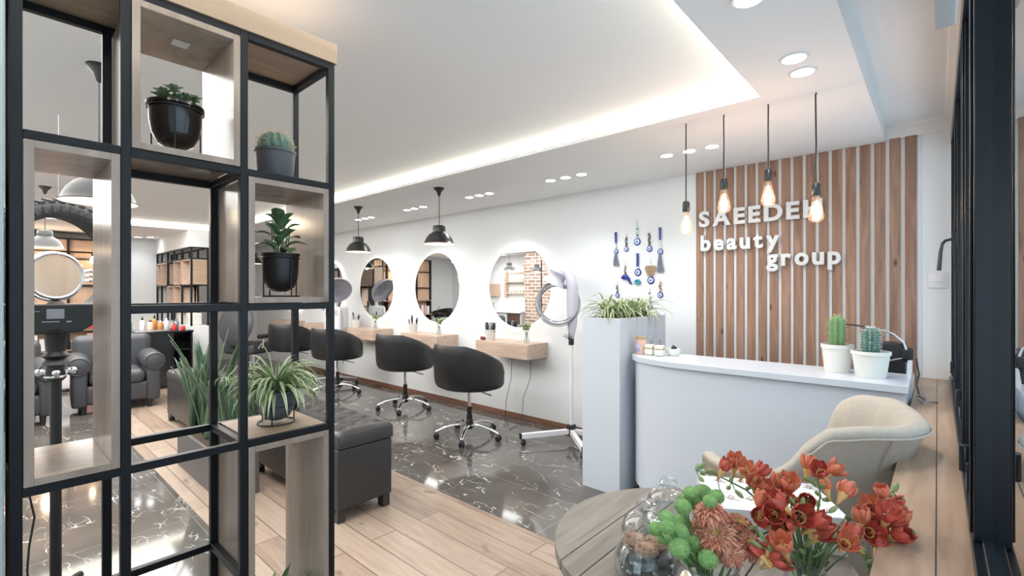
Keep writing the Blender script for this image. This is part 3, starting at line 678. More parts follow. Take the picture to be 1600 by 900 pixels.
# ------------------------------------------------------------------ ottomans
def ottoman(x0, x1, y0, y1, label, mid):
    t = thing('storage_ottoman', label, 'ottoman', ((x0+x1)/2, (y0+y1)/2, 0), 0, 'dark leather storage ottomans')
    hx, hy = (x1-x0)/2, (y1-y0)/2
    MB().rbox((-hx, -hy, .075), (hx, hy, .415), .012).build('box_body', 'otto', t)
    # tufted lid
    b = MB(); nx, ny = int(hx*2/.018), int(hy*2/.018); rows = []
    bx, by = .14, .105
    nbx = max(1, round(2*hx/bx)); nby = max(1, round(2*hy/by)); bx = 2*hx/nbx; by = 2*hy/nby
    btn = [(-hx+bx*(i+.5+.5*(j % 2)), -hy+by*(j+.5)) for j in range(nby) for i in range(nbx-(j % 2))]
    for i in range(nx+1):
        row = []
        for j in range(ny+1):
            x = -hx+2*hx*i/nx; y = -hy+2*hy*j/ny
            e = min(hx-abs(x), hy-abs(y)); z = .488+.030*min(1, (max(e, 0)/.03))**.5
            d = min(math.hypot(x-p, y-q) for p, q in btn); z -= .034*math.exp(-(d/.024)**2)
            u = (x+hx)/bx; v = (y+hy)/by; du = abs(((u+v*1.0) % 1)-.5)*0
            f1 = abs(((x+hx)/bx+(y+hy)/(2*by)-.75+.5) % 1-.5); f2 = abs(((x+hx)/bx-(y+hy)/(2*by)-.25+.5) % 1-.5)
            if e > .045: z -= .015*math.exp(-(min(f1, f2)*bx/.010)**2)
            row.append(b._v((x*1.008, y*1.008, z)))
        rows.append(row)
    for a, c in zip(rows, rows[1:]):
        for j in range(ny): b._f([a[j], c[j], c[j+1], a[j+1]])
    bd = [r[0] for r in rows]+rows[-1][1:]+[r[-1] for r in reversed(rows[:-1])]+list(reversed(rows[0][1:-1]))
    low = [b._v((v.co.x, v.co.y, .42)) for v in bd]; m_ = len(bd)
    for k in range(m_): b._f([bd[k], low[k], low[(k+1) % m_], bd[(k+1) % m_]])
    b._f(low)
    lid = b.build('tufted_lid', 'otto', t, angle=70, fix=True)
    b = MB()
    for p, q in btn: b.ball((p, q, .497), .008, 6, sz=.5)
    b.build('button_row', 'otto', lid)
    xs = [-hx+.045, hx-.045]+([0.0-.0] if mid else [])
    for x in xs:
        for y in (-hy+.03, hy-.03):
            s_ = 1 if x > 0 else -1
            lg = MB().prism([(x-.03, y-.024), (x+.03, y-.024), (x+.03, y+.024), (x-.03, y+.024)], .0, .076).build('leg', 'otto', t, bevel=.004)
    sk = MB(); 
    for y in (-hy+.012, hy-.012):
        for x in (-hx+.09, hx-.09): 
            sk.box((x-.05, y-.01, .05), (x+.05, y+.01, .078))
    sk.build('apron', 'otto', t, bevel=.004)
ottoman(-3.72, -2.475, 1.31, 1.66, 'near dark leather ottoman bench with button tufted lid, right of the shelf plants', True)
ottoman(-5.8, -4.45, 1.23, 1.60, 'far dark leather ottoman bench behind the tall snake plants', False)

# snake plants in long planter
t = thing('snake_plant', 'tall snake plants in a long grey floor planter, behind the shelf', 'plant', (-3.72, 1.08, 0))
b = MB(); b.box((-.55, -.11, 0), (.45, .11, .27)); b.build('planter_box', 'grey_bench', t, bevel=.004)
MB().box((-.53, -.09, .262), (.43, .09, .2745)).build('soil', 'soil', t)
b = MB()
for k in range(32):
    x = random.uniform(-.48, .38); y = random.uniform(-.07, .07); az = random.uniform(0, 2*PI); L_ = random.uniform(.45, .80)
    if k % 5 == 0: L_ *= .7
    b.blade((x, y, .26), az, L_, R(random.uniform(76, 88)), R(random.uniform(-6, 22)), random.uniform(.058, .080), (1, 0, 0, 1), 9, .18, .8, random.uniform(-.8, .8))
for k in range(4): b.blade((-.48+.04*k, 0, .26), PI+random.uniform(-.9, .3), .62, R(66), R(16), .05, (1, 0, 0, 1), 9, .18, .8, .3)
b.build('foliage', ['snake', 'snake_e'], t, solid=.003)

# ------------------------------------------------------------------ foreground shelf unit
SX, SB = -1.5, -1.79
CY_ = [.045, .234, .504, .771]; RZ = [2.06, 1.65, 1.255, .855, .465]
sh = thing('shelf_unit', 'tall black steel divider shelf with pale wood boxes at the left', 'shelf', (SX, .4, 0))
def P(b, nm, m_, **k):
    o = b.build(nm, m_, sh, **k); o.location = (-SX, -.4, 0); return o
w = .021
for y in CY_:
    for x in (SX-w/2, SB+w/2): P(MB().box((x-w/2, y-w/2, 0), (x+w/2, y+w/2, 2.06)), 'post', 'metal', bevel=.0015)
def rail(x, y0, y1, z): P(MB().box((x-w/2, y0+w/2, z-w/2), (x+w/2, y1-w/2, z+w/2)), 'rail', 'metal', bevel=.0015)
def srail(y, z): P(MB().box((SB+w, y-w/2, z-w/2), (SX-w, y+w/2, z+w/2)), 'side_rail', 'metal', bevel=.0015)
for x in (SX-w/2, SB+w/2):
    for c in range(3): rail(x, CY_[c], CY_[c+1], 2.05)
    for (c, z) in ((0, 1.65), (1, 1.65), (2, 1.65), (1, 1.255), (2, 1.255), (0, .855), (1, .855), (2, .855), (1, .465), (0, .02), (1, .02), (2, .02)):
        if x > -1.6 or (c, z) not in ((0, .855),): rail(x, CY_[c], CY_[c+1], z)
for y, z in ((CY_[3], 2.05), (CY_[3], .855), (CY_[2], .855), (CY_[2], .465), (CY_[3], 1.65), (CY_[0], .855), (CY_[1], .855), (CY_[2], 1.65)): srail(y, z)
P(MB().box((SB-.004, CY_[0]-w/2-.006, 2.061), (SX+.006, CY_[3]+w/2+.006, 2.125)), 'top_board', 'oak_y', bevel=.001)
def wbox(c, z0, z1, inner='oak_in', bottom=True):
    y0, y1 = CY_[c]+w/2+.001, CY_[c+1]-w/2-.001; th = .017; zz0, zz1 = z0+w/2+.001, z1-w/2-.001
    x0, x1 = SB-.002, SX+.003
    b = MB(); b.box((x0, y0, zz0), (x1, y0+th, zz1)); b.box((x0, y1-th, zz0), (x1, y1, zz1)); b.box((x0, y0+th, zz1-th), (x1, y1-th, zz1))
    b.box((x0, y0+th, zz0), (x1, y1-th, zz0+th))
    P(b, 'wood_box', inner, bevel=.0008)
    return zz0+th
zA = wbox(1, 1.65, 2.05); zB = wbox(0, .855, 1.65); zC = wbox(2, 1.255, 1.65); zD = wbox(2, .02, .855)
P(MB().box((-1.66, .36, 2.0200), (-1.62, .40, 2.0213)), 'sticker', 'paper')

def wire_stand(t, r, ztop, zbot, m_='black_p', n=3, a0=.3, ring_r=None):
    b = MB(); rr = ring_r or r
    b.torus((0, 0, zbot+.0025), rr, .0022, n=36, k=6); b.torus((0, 0, ztop), r, .0022, n=36, k=6)
    for k in range(n): a = a0+2*PI*k/n; b.tube([(r*math.cos(a), r*math.sin(a), ztop), (rr*math.cos(a), rr*math.sin(a), zbot+.002)], .0022, 6)
    return b.build('wire_stand', m_, t)
# succulent in glossy black bowl
t = thing('potted_succulent', 'succulent in glossy black bowl on wire legs, upper left wood box', 'plant', (-1.635, .368, zA))
b = MB(); b.lathe([(0, .030), (.022, .032), (.043, .046), (.057, .072), (.063, .105), (.065, .148), (.070, .150), (.070, .157), (.061, .157), (.058, .10), (.04, .06), (0, .05)], n=40); b.build('pot', 'gloss_b', t)
MB().lathe([(0, .147), (.06, .143)], n=24).build('soil', 'soil', t)
wire_stand(t, .068, .142, 0, a0=-.25)
b = MB()
for k in range(9):
    a = k*.75; r_ = .012+.038*((k*.37) % 1); c = Vector((r_*math.cos(a), r_*math.sin(a)*1.1, .160+.006*(k % 3)))
    for q in range(13):
        aa = q*2.4; el = .25+.09*q; L_ = .031-.001*q
        b.leaf(c+Vector((0, 0, .004+.0012*q)), c+Vector((L_*math.cos(aa)*math.cos(el), L_*math.sin(aa)*math.cos(el), .008+L_*math.sin(el))), .014, n=4, cup=.2, pw=.6)
b.build('foliage', 'succ', t, solid=.002)
# round cactus in grey pot
t = thing('potted_round_cactus', 'round spiny cactus in a matt grey pot, top right of the shelf', 'plant', (-1.625, .64, 1.662))
b = MB(); b.lathe([(0, 0), (.050, 0), (.053, .004), (.060, .092), (.063, .094), (.063, .102), (.057, .102), (.052, .02), (0, .02)], n=36); b.build('pot', 'grey_pot', t)
MB().lathe([(0, .092), (.057, .09)], n=20).build('soil', 'soil', t)
def ribbed(b, c, r, h, ribs, depth, n=12, round_=True, m=96, base=.8):
    rings = []
    for i in range(n+1):
        t_ = i/n
        if round_: rad = r*math.sqrt(max(0, 1-(2*t_-.75)**2/1.5625)) if t_ > .375 else r*(base+(1-base)*math.sin(PI/2*t_/.375)); 
        else: rad = r*(1 if t_ < .8 else math.sqrt(max(0, 1-((t_-.8)/.2)**2)))*(.9+.1*min(1, t_*3))
        rings.append([b._v((c[0]+max(rad, .0005)*(1-depth*(.5-.5*math.cos(ribs*2*PI*k/m)))*math.cos(2*PI*k/m), c[1]+max(rad, .0005)*(1-depth*(.5-.5*math.cos(ribs*2*PI*k/m)))*math.sin(2*PI*k/m), c[2]+h*t_)) for k in range(m)])
    b._skin(rings, True, True)
b = MB(); ribbed(b, (0, 0, .09), .052, .075, 14, .12); b.build('cactus_body', 'cact_b', t)
b = MB()
for k in range(14):
    for i in range(9):
        tt = .12+.1*i; a = 2*PI*k/14; rr = .052*math.sqrt(max(0, 1-(2*tt-.75)**2/1.5625)) if tt > .375 else .05; z = .09+.075*tt; p = Vector((rr*math.cos(a), rr*math.sin(a), z)); nd = (p-Vector((0, 0, .115))).normalized()
        for q in range(4): v = nd+Vector((random.uniform(-.7, .7), random.uniform(-.7, .7), random.uniform(-.6, .7))); b.tube([p-nd*.002, p+v.normalized()*random.uniform(.008, .015)], .0005, 3, caps=False)
b.build('spines', 'spine', t)
# rubber plant in black pot
t = thing('potted_rubber_plant', 'broad leaved rubber plant in matt black pot on wire stand, middle right wood box', 'plant', (-1.622, .655, zC))
b = MB(); b.lathe([(0, .016), (.022, .018), (.042, .032), (.052, .058), (.055, .095), (.056, .135), (.060, .137), (.060, .143), (.052, .143), (.049, .09), (.035, .04), (0, .03)], n=40); b.build('pot', 'black_p', t)
MB().lathe([(0, .132), (.052, .128)], n=20).build('soil', 'soil', t)
wire_stand(t, .0585, .128, 0, n=4, a0=.2)
b = MB()
for k in range(6): a = k*1.05; b.tube([(.01*math.cos(a), .01*math.sin(a), .128), (.02*math.cos(a), .025*math.sin(a), .17), (.012*math.cos(a), .03*math.sin(a), .205+.008*k)], .0022, 6)
b.build('stem', 'stem', t)
b = MB()
for k in range(19):
    a = k*2.4; zt = .148+.0062*k; rr = .082-.0022*k; el = .0+.052*k
    r0 = .012; p0 = Vector((r0*math.cos(a), r0*math.sin(a), zt-.005)); p1 = p0+Vector((rr*math.cos(a)*math.cos(el), rr*math.sin(a)*math.cos(el), rr*math.sin(el)))
    b.leaf(p0, p1, .044, nrm=(0, 0, 1), n=8, cup=.10, sag=.16, shape=1.25, pw=.65)
b.build('foliage', 'rubber_leaf', t, solid=.0012)
# spider plant
def spider(t, c, n, L, w_, seed, up=(35, 85)):
    rs = random.Random(seed); b = MB()
    for k in range(n):
        az = rs.uniform(0, 2*PI); l = L*rs.uniform(.6, 1.1); ri = rs.uniform(*up)
        b.blade((c[0]+.012*math.cos(az), c[1]+.012*math.sin(az), c[2]), az, l, R(ri), R(rs.uniform(70, 150)), w_*rs.uniform(.7, 1.1), (0, 1, 0) if rs.random() < .55 else (1, 0, 1), 10, .3, 1.0, rs.uniform(-.5, .5))
    return b
t = thing('potted_spider_plant', 'spider plant in slate grey pot on wire stand, low right on the shelf', 'plant', (-1.63, .645, .868))
MB().box((-.135, -.125, -.010), (.12, .108, -.0005)).build('board', 'oak_y', t).location = (0, 0, 0)
b = MB(); b.lathe([(0, .010), (.022, .011), (.042, .022), (.054, .045), (.058, .075), (.060, .098), (.063, .100), (.063, .107), (.055, .107), (.050, .06), (.03, .03), (0, .02)], n=40); b.build('pot', 'grey_pot', t)
MB().lathe([(0, .097), (.055, .093)], n=20).build('soil', 'soil', t)
wire_stand(t, .056, .06, .0, n=3, a0=-.6)
spider(t, (0, 0, .098), 125, .20, .014, 4, (25, 86)).build('foliage', ['sp_g', 'sp_c'], t)
b = MB(); b.tube([(0, 0, .10), (-.02, -.05, .20), (-.02, -.10, .21), (0, -.15, .16)], .0017, 6); b.tube([(0, 0, .10), (-.03, -.01, .22), (.0, -.045, .265), (.01, -.06, .25)], .0017, 6)
b.build('runner', 'sp_c', t)
b = MB()
for k in range(12): b.blade((0, -.15, .16), k*.55, .05, R(40), R(140), .006, (0, 1, 0), 7, .3)
b.build('plantlet', ['sp_g', 'sp_c'], t)
# leafy plant low in the tall box
t = thing('potted_bromeliad', 'dark green rosette plant low inside the tall wood box, cut by the photo edge', 'plant', (-1.625, .635, zD))
MB().lathe([(0, 0), (.045, 0), (.060, .17), (.063, .18), (.056, .18), (0, .165)], n=28).build('pot', 'grey_pot', t)
b = MB()
for k in range(16): a = k*2.4; b.blade((.01*math.cos(a), .01*math.sin(a), .165), a, .15+.01*(k % 3), R(42+2.4*k), R(35), .028, (0, 0), 7, .35, .7)
b.build('foliage', 'leaf', t, solid=.0015)

# ------------------------------------------------------------------ planter and reception desk
t = thing('tall_planter', 'tall white planter box with spider plants beside the reception desk', 'planter', (-1.64, 3.03, 0))
b = MB(); x0, x1, y0, y1 = -.14, .14, -.34, .34
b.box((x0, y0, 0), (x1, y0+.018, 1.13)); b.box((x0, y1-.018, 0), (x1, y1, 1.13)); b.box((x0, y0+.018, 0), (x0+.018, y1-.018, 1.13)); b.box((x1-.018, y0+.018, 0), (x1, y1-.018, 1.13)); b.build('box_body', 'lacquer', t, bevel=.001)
MB().box((x0+.018, y0+.018, 1.05), (x1-.018, y1-.018, 1.10)).build('soil', 'soil', t)
for (yy, sd, lb) in ((-.14, 11, 'front bushy striped spider plant in the tall white planter'), (.13, 23, 'rear bushy striped spider plant in the tall white planter')):
    s = thing('spider_plant', lb, 'plant', (-1.64, 3.03+yy, 1.098), 0, 'spider plants in the tall planter')
    b = MB(); rs = random.Random(sd)
    for k in range(120):
        az = rs.uniform(0, 2*PI); b.blade((rs.uniform(-.06, .06), rs.uniform(-.06, .06), 0), az, rs.uniform(.18, .36), R(rs.uniform(52, 88)), R(rs.uniform(70, 150)), .014, (0, 1, 0) if rs.random() < .4 else (1, 0, 1), 9, .3)
    b.build('foliage', ['sp_g', 'sp_c'], s)

def desk():
    t = thing('reception_desk', 'white curved reception desk with glossy counter, in front of the slatted wall', 'desk', (-.8, 2.85, 0))
    def D_(b, nm, m_, **k): o = b.build(nm, m_, t, **k); o.location = (.8, -2.85, 0); return o
    curve = [(-1.06, 2.60)]+[(-1.06-.425*math.sin(a), 2.60+.27*(1-math.cos(a))) for a in [R(10*k) for k in range(1, 10)]]
    front = [(-.092, 2.60)]+curve
    ins = [(-.100, 2.625)]+[(-1.06-.41*math.sin(a), 2.625+.26*(1-math.cos(a))) for a in [R(10*k) for k in range(0, 10)]]
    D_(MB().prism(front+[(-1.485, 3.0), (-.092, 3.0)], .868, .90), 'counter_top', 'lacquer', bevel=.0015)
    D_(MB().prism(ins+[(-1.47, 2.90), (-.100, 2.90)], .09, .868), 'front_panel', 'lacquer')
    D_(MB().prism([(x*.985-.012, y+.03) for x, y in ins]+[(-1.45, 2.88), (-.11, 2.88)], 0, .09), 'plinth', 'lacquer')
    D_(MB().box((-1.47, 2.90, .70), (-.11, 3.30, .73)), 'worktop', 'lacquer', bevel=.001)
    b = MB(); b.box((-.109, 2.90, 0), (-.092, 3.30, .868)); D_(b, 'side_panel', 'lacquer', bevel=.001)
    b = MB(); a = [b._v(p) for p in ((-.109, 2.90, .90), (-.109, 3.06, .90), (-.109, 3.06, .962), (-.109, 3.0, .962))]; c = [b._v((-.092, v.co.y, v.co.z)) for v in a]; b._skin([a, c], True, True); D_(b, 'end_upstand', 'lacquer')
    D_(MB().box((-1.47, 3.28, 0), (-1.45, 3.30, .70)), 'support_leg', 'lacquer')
desk()
ZD = .90
# things on the counter
t = thing('candle_jar', 'peach candle jar with lilac label and wooden lid at the counter end', 'candle', (-1.425, 2.835, ZD), 0, 'candle jars on the reception counter')
MB().lathe([(0, 0), (.032, 0), (.035, .004), (.035, .088), (.033, .095), (0, .095)], n=32).build('jar', 'wax_p', t)
MB().lathe([(0, .095), (.036, .095), (.036, .112), (0, .112)], n=32).build('lid', 'kraft', t)
b = MB(); b.torus((0, 0, 0), .001, .001); b = MB(); rings = [[b._v((.0358*math.cos(a), .0358*math.sin(a), z)) for a in [R(200+8*k) for k in range(12)]] for z in (.02, .07)]; b._skin(rings, False, False); b.build('label_sheet', 'wax_l', t, solid=.0006)
t = thing('glass_jar', 'clear lidded glass jar holding small biscuits, behind the cream jars', 'jar', (-1.375, 2.935, ZD))
MB().lathe([(0, .001), (.033, .001), (.040, .012), (.041, .05), (.034, .068), (.036, .072), (.034, .078), (.030, .066), (.037, .048), (.036, .014), (0, .008)], n=32).build('jar_body', 'jar', t)
MB().lathe([(.036, .078), (.037, .085), (.028, .098), (.012, .103), (.012, .108), (.018, .116), (.014, .125), (0, .127)], n=28).build('lid', 'jar', t)
for k in range(5):
    a = k*1.25; o = MB().lathe([(0, 0), (.011, .001), (.013, .005), (.010, .010), (0, .011)], n=14).build('biscuit', 'cookie', loc=(-1.375+.017*math.cos(a), 2.935+.017*math.sin(a), ZD+.009+.012*(k//3)*1.0))
    tag(o, 'small round biscuit inside the clear jar on the counter', 'biscuit', 'biscuits in the counter jar')
for (x, y, lb) in ((-1.362, 2.825, 'left of the two small cream candle jars tied with twine'), (-1.292, 2.818, 'right of the two small cream candle jars tied with twine')):
    t = thing('cream_candle', lb, 'candle', (x, y, ZD), 0, 'candle jars on the reception counter')
    MB().rbox((-.028, -.028, 0), (.028, .028, .042), .012).build('jar', 'wax_c', t); MB().rbox((-.026, -.026, .041), (.026, .026, .066), .008).build('cloth_lid', 'wax_c', t)
    MB().torus((0, 0, .043), .0275, .0022, n=24, k=6).build('twine', 'rope', t)
t = thing('small_bowl', 'small pale grey bowl holding dark clips at the counter end', 'bowl', (-1.235, 2.89, ZD))
MB().lathe([(0, 0), (.030, 0), (.042, .02), (.044, .045), (.041, .045), (.036, .02), (0, .008)], n=32).build('bowl_body', 'cream', t)
for k in range(4):
    o = MB().rbox((-.018, -.005, 0), (.018, .005, .010), .004).build('hair_clip', 'black_p', loc=(-1.235+.008*math.cos(k*2), 2.89+.010*math.sin(k*2), ZD+.03+.007*k)); o.rotation_euler = (.2, -.35, k*.9)
    tag(o, 'dark hair clip in the small grey bowl on the counter', 'hair clip', 'clips in the counter bowl')
def cream_pot(t, r, h):
    MB().lathe([(0, 0), (r*.74, 0), (r*.77, .003), (r*.93, h*.86), (r, h*.87), (r, h), (r*.93, h), (r*.90, h*.88), (r*.7, .01), (0, .01)], n=44).build('pot', 'cream', t)
    MB().lathe([(0, h*.93), (r*.92, h*.91)], n=24).build('soil', 'soil', t)
def spines(t, r, z0, h, ribs, n, L, col='spine', dens=3):
    b = MB()
    for k in range(ribs):
        for i in range(n):
            a = 2*PI*k/ribs; u = i/(n-1); rr = r if u < .8 else r*math.sqrt(max(.02, 1-((u-.8)/.21)**2)); p = Vector((rr*math.cos(a), rr*math.sin(a), z0+h*u))
            nd = Vector((math.cos(a), math.sin(a), .1+max(0, u-.75)*5)).normalized()
            for q in range(dens): v = (nd+Vector((random.uniform(-.6, .6), random.uniform(-.6, .6), random.uniform(-.6, .6)))).normalized(); b.tube([p-v*.002, p+v*L*random.uniform(.6, 1.1)], .0005, 3, caps=False)
    b.build('spines', col, t)
t = thing('potted_column_cactus', 'bright green column cactus in cream pot, left of two on the counter', 'plant', (-.375, 2.855, ZD), 0, 'cacti on the reception counter')
cream_pot(t, .070, .138)
b = MB(); ribbed(b, (0, 0, .12), .036, .162, 8, .26, 18, False); b.build('cactus_body', 'cact', t); spines(t, .037, .135, .145, 8, 13, .014)
t = thing('potted_blue_cactus', 'small blue green barrel cactus in cream pot, right of two on the counter', 'plant', (-.235, 2.79, ZD), 0, 'cacti on the reception counter')
cream_pot(t, .078, .122)
b = MB(); ribbed(b, (0, 0, .105), .036, .125, 12, .2, 18, False, base=.7); b.build('cactus_body', 'cact_b', t); spines(t, .037, .13, .10, 12, 9, .012, 'eyew', 3)
b = MB()
for k in range(14): a = random.uniform(0, 7); b.tube([(.030*math.cos(a), .03*math.sin(a), .2), (.06*math.cos(a), .06*math.sin(a), .2+random.uniform(0, .05))], .0006, 3)
b.build('long_spine', 'spine', t)
# behind the counter: card terminal box, desk lamp, cable
t = thing('speaker_box', 'black box standing behind the counter beside the right cactus', 'speaker', (-.175, 3.18, .7305))
MB().rbox((-.055, -.07, 0), (.055, .07, .305), .006).build('box_body', 'black_p', t); MB().rbox((.045, -.085, .215), (.085, -.02, .285), .006).build('clamp', 'black_p', t)
t = thing('desk_lamp', 'chrome gooseneck lamp arching over the black box behind the counter', 'lamp', (-.118, 3.09, .96))
MB().rbox((-.016, -.012, 0), (.022, .02, .05), .004).build('clamp', 'black_p', t)
MB().tube([(0, 0, .05), (-.01, 0, .085), (-.05, .0, .125), (-.11, .0, .150), (-.17, .0, .158)], .005, 10).build('neck', 'chrome', t)
MB().tube([(-.165, .0, .158), (-.23, 0, .165), (-.29, 0, .168)], .007, 10, flat=.6).build('lamp_head', 'black_p', t)
MB().tube([(-.29, 0, -.01), (-.06, 0, -.01), (0, 0, .01)], .0045, 8).build('shelf_arm', 'grey_s', t)
o = MB().tube([(-.078, 3.08, .97), (-.072, 3.05, .93), (-.066, 3.0, .90), (-.074, 2.95, .86), (-.062, 2.9, .812), (-.04, 2.86, .806)], .0035, 8).build('cable', 'black_p'); tag(o, 'dark cable running down behind the counter end onto the sill', 'cable')
b = MB(); b.torus((-.055, 2.74, .835), .014, .003, 'y', 20, 6); b.torus((-.040, 2.77, .816), .012, .003, 'z', 20, 6); b.tube([(-.06, 2.75, .823), (-.035, 2.80, .812), (.0, 2.86, .804)], .0035, 6); b.tube([(-.05, 2.76, .806), (-.07, 2.80, .815)], .0035, 6)
tag(b.build('scissors', 'grey_s'), 'small dark scissors lying on the wooden sill by the counter end', 'scissors')

# ------------------------------------------------------------------ evil eye charms
def eye(b, x, z, r, y=-.006):
    for rr, yy, m_ in ((r, y, 0), (r*.66, y-.003, 1), (r*.42, y-.0045, 2), (r*.2, y-.006, 3)):
        b.m = m_; b.T = Matrix.Translation((x, 0, z)) @ Matrix.Rotation(R(90), 4, 'X'); b.lathe([(0, -yy+.003), (rr*.9, -yy+.0025), (rr, -yy), (rr, -yy-.003), (0, -yy-.003)], n=24); b.T = Matrix()
    b.m = 0
def charm(x, ztop, zeye, r, label, tassel=0, handle=0, heart=False, fish=False, beads=('bead',), flow=False):
    t = thing('eye_charm', label, 'wall charm', (x, YF, zeye), 0, 'blue eye charms hanging on the white wall')
    H = ztop-zeye
    MB().tube([(0, -.006, H), (.001, -.008, r*.9)], .0016, 6).build('string', 'rope', t)
    b = MB(); eye(b, 0, 0, r)
    b.m = 4; b.T = Matrix.Translation((0, -.004, 0)); b.torus((0, 0, 0), r*.98, r*.06, 'y', 24, 6); b.T = Matrix()
    b.build('eye_disc', ['blue', 'eyew', 'eyel', 'blue', 'blue'], t)
    if handle: MB().tube([(0, -.012, H), (0, -.012, H-handle*.3), (0, -.012, H-handle)], .010, 10, rf=lambda u: .011 if u < .2 else .009).build('wrapped_cord', 'blue', t)
    zz = r+.008; k = 0
    while zz < H-max(handle, .02)-.005 and not heart:
        MB().ball((.004*math.sin(k*2.1), -.010, zz), .0095 if k % 2 else .0075, 6).build('bead', beads[k % len(beads)], t); zz += .017; k += 1
    if tassel:
        b = MB()
        for q in range(16): xx = (q-7.5)*.0024; b.tube([(xx*.5, -.010, -r*.9), (xx*1.1, -.012-.003*(q % 2), -r-tassel*.5), (xx*1.6+.006, -.010, -r-tassel*(.9+.1*(q % 3)/2))], .0021, 5)
        b.build('tassel', 'tassel', t)
    if heart:
        b = MB(); hz = r+.05
        pts = [(.052*math.sin(a)**3*.95, hz+.0035*(13*math.cos(a)-5*math.cos(2*a)-2*math.cos(3*a)-math.cos(4*a))) for a in [2*PI*k/30 for k in range(30)]]
        a_ = [b._v((x_, -.004, z_)) for x_, z_ in pts]; c_ = [b._v((x_, -.014, z_)) for x_, z_ in pts]; b._skin([a_, c_], True, True)
        for q in range(7): b.tube([(-.045+.012*q*.2, -.014, hz+.03-.012*q), (.0, -.019, hz+.035-.012*q), (.045-.012*q*.2, -.014, hz+.025-.011*q)], .0035, 6)
        b.build('woven_heart', 'rope', t)
    if fish:
        b = MB(); b.tube([(-.028, -.008, .0), (-.01, -.008, .012), (.012, -.008, .010), (.034, -.008, -.010), (.046, -.008, -.034)], .014, 10, rf=lambda u: .006+.013*math.sin(PI*min(1, .18+u*.8)))
        b.leaf((.042, -.008, -.028), (.066, -.008, -.055), .022, (0, -1, 0)); b.build('fish_body', 'blue', t, solid=.002)
    if flow:
        b = MB()
        for q in range(7): a = q*.9; b.ball((.020*math.cos(a), -.012, -r-.05+.014*math.sin(a)), .011, 6)
        b.build('bead_cluster', 'teal', t)
charm(-2.073, 1.815, 1.650, .022, 'blue eye charm with grey tassel at the far left of the wall charms', tassel=.11, handle=.09, beads=('eyew',))
charm(-1.975, 1.80, 1.663, .022, 'small blue eye charm, second from left in the top row', beads=('bead', 'bead', 'teal'))
charm(-1.874, 1.90, 1.720, .030, 'topmost large blue eye charm with turquoise bead, top middle', beads=('eyew', 'teal', 'eyew'))
charm(-1.765, 1.80, 1.655, .025, 'small blue eye charm on brown beads, right of the topmost charm', beads=('bead',))
charm(-1.671, 1.82, 1.625, .024, 'blue star eye charm with long grey tassel, far right of the wall charms', tassel=.15, handle=.10, beads=('eyew',))
charm(-1.985, 1.55, 1.418, .016, 'blue fish shaped eye charm at the left of the middle row', fish=True, beads=('rope', 'bead', 'grey_s'))
charm(-1.868, 1.622, 1.463, .030, 'blue eye charm on a thick blue cord with a turquoise cluster, centre', handle=.11, flow=True, beads=('eyew',))
charm(-1.752, 1.57, 1.395, .031, 'blue eye charm hanging from a woven straw heart', heart=True)
charm(-2.061, 1.385, 1.27, .020, 'small eye charm on dark beads just above the planter leaves, lower left', beads=('bead', 'grey_s'))
charm(-1.671, 1.41, 1.275, .024, 'small blue eye charm on coral beads, lower right', beads=('pink', 'pink', 'bead'))
charm(-1.76, 1.33, 1.175, .022, 'pale eye charm behind the planter leaves, lowest of all', beads=('eyew', 'rope'))

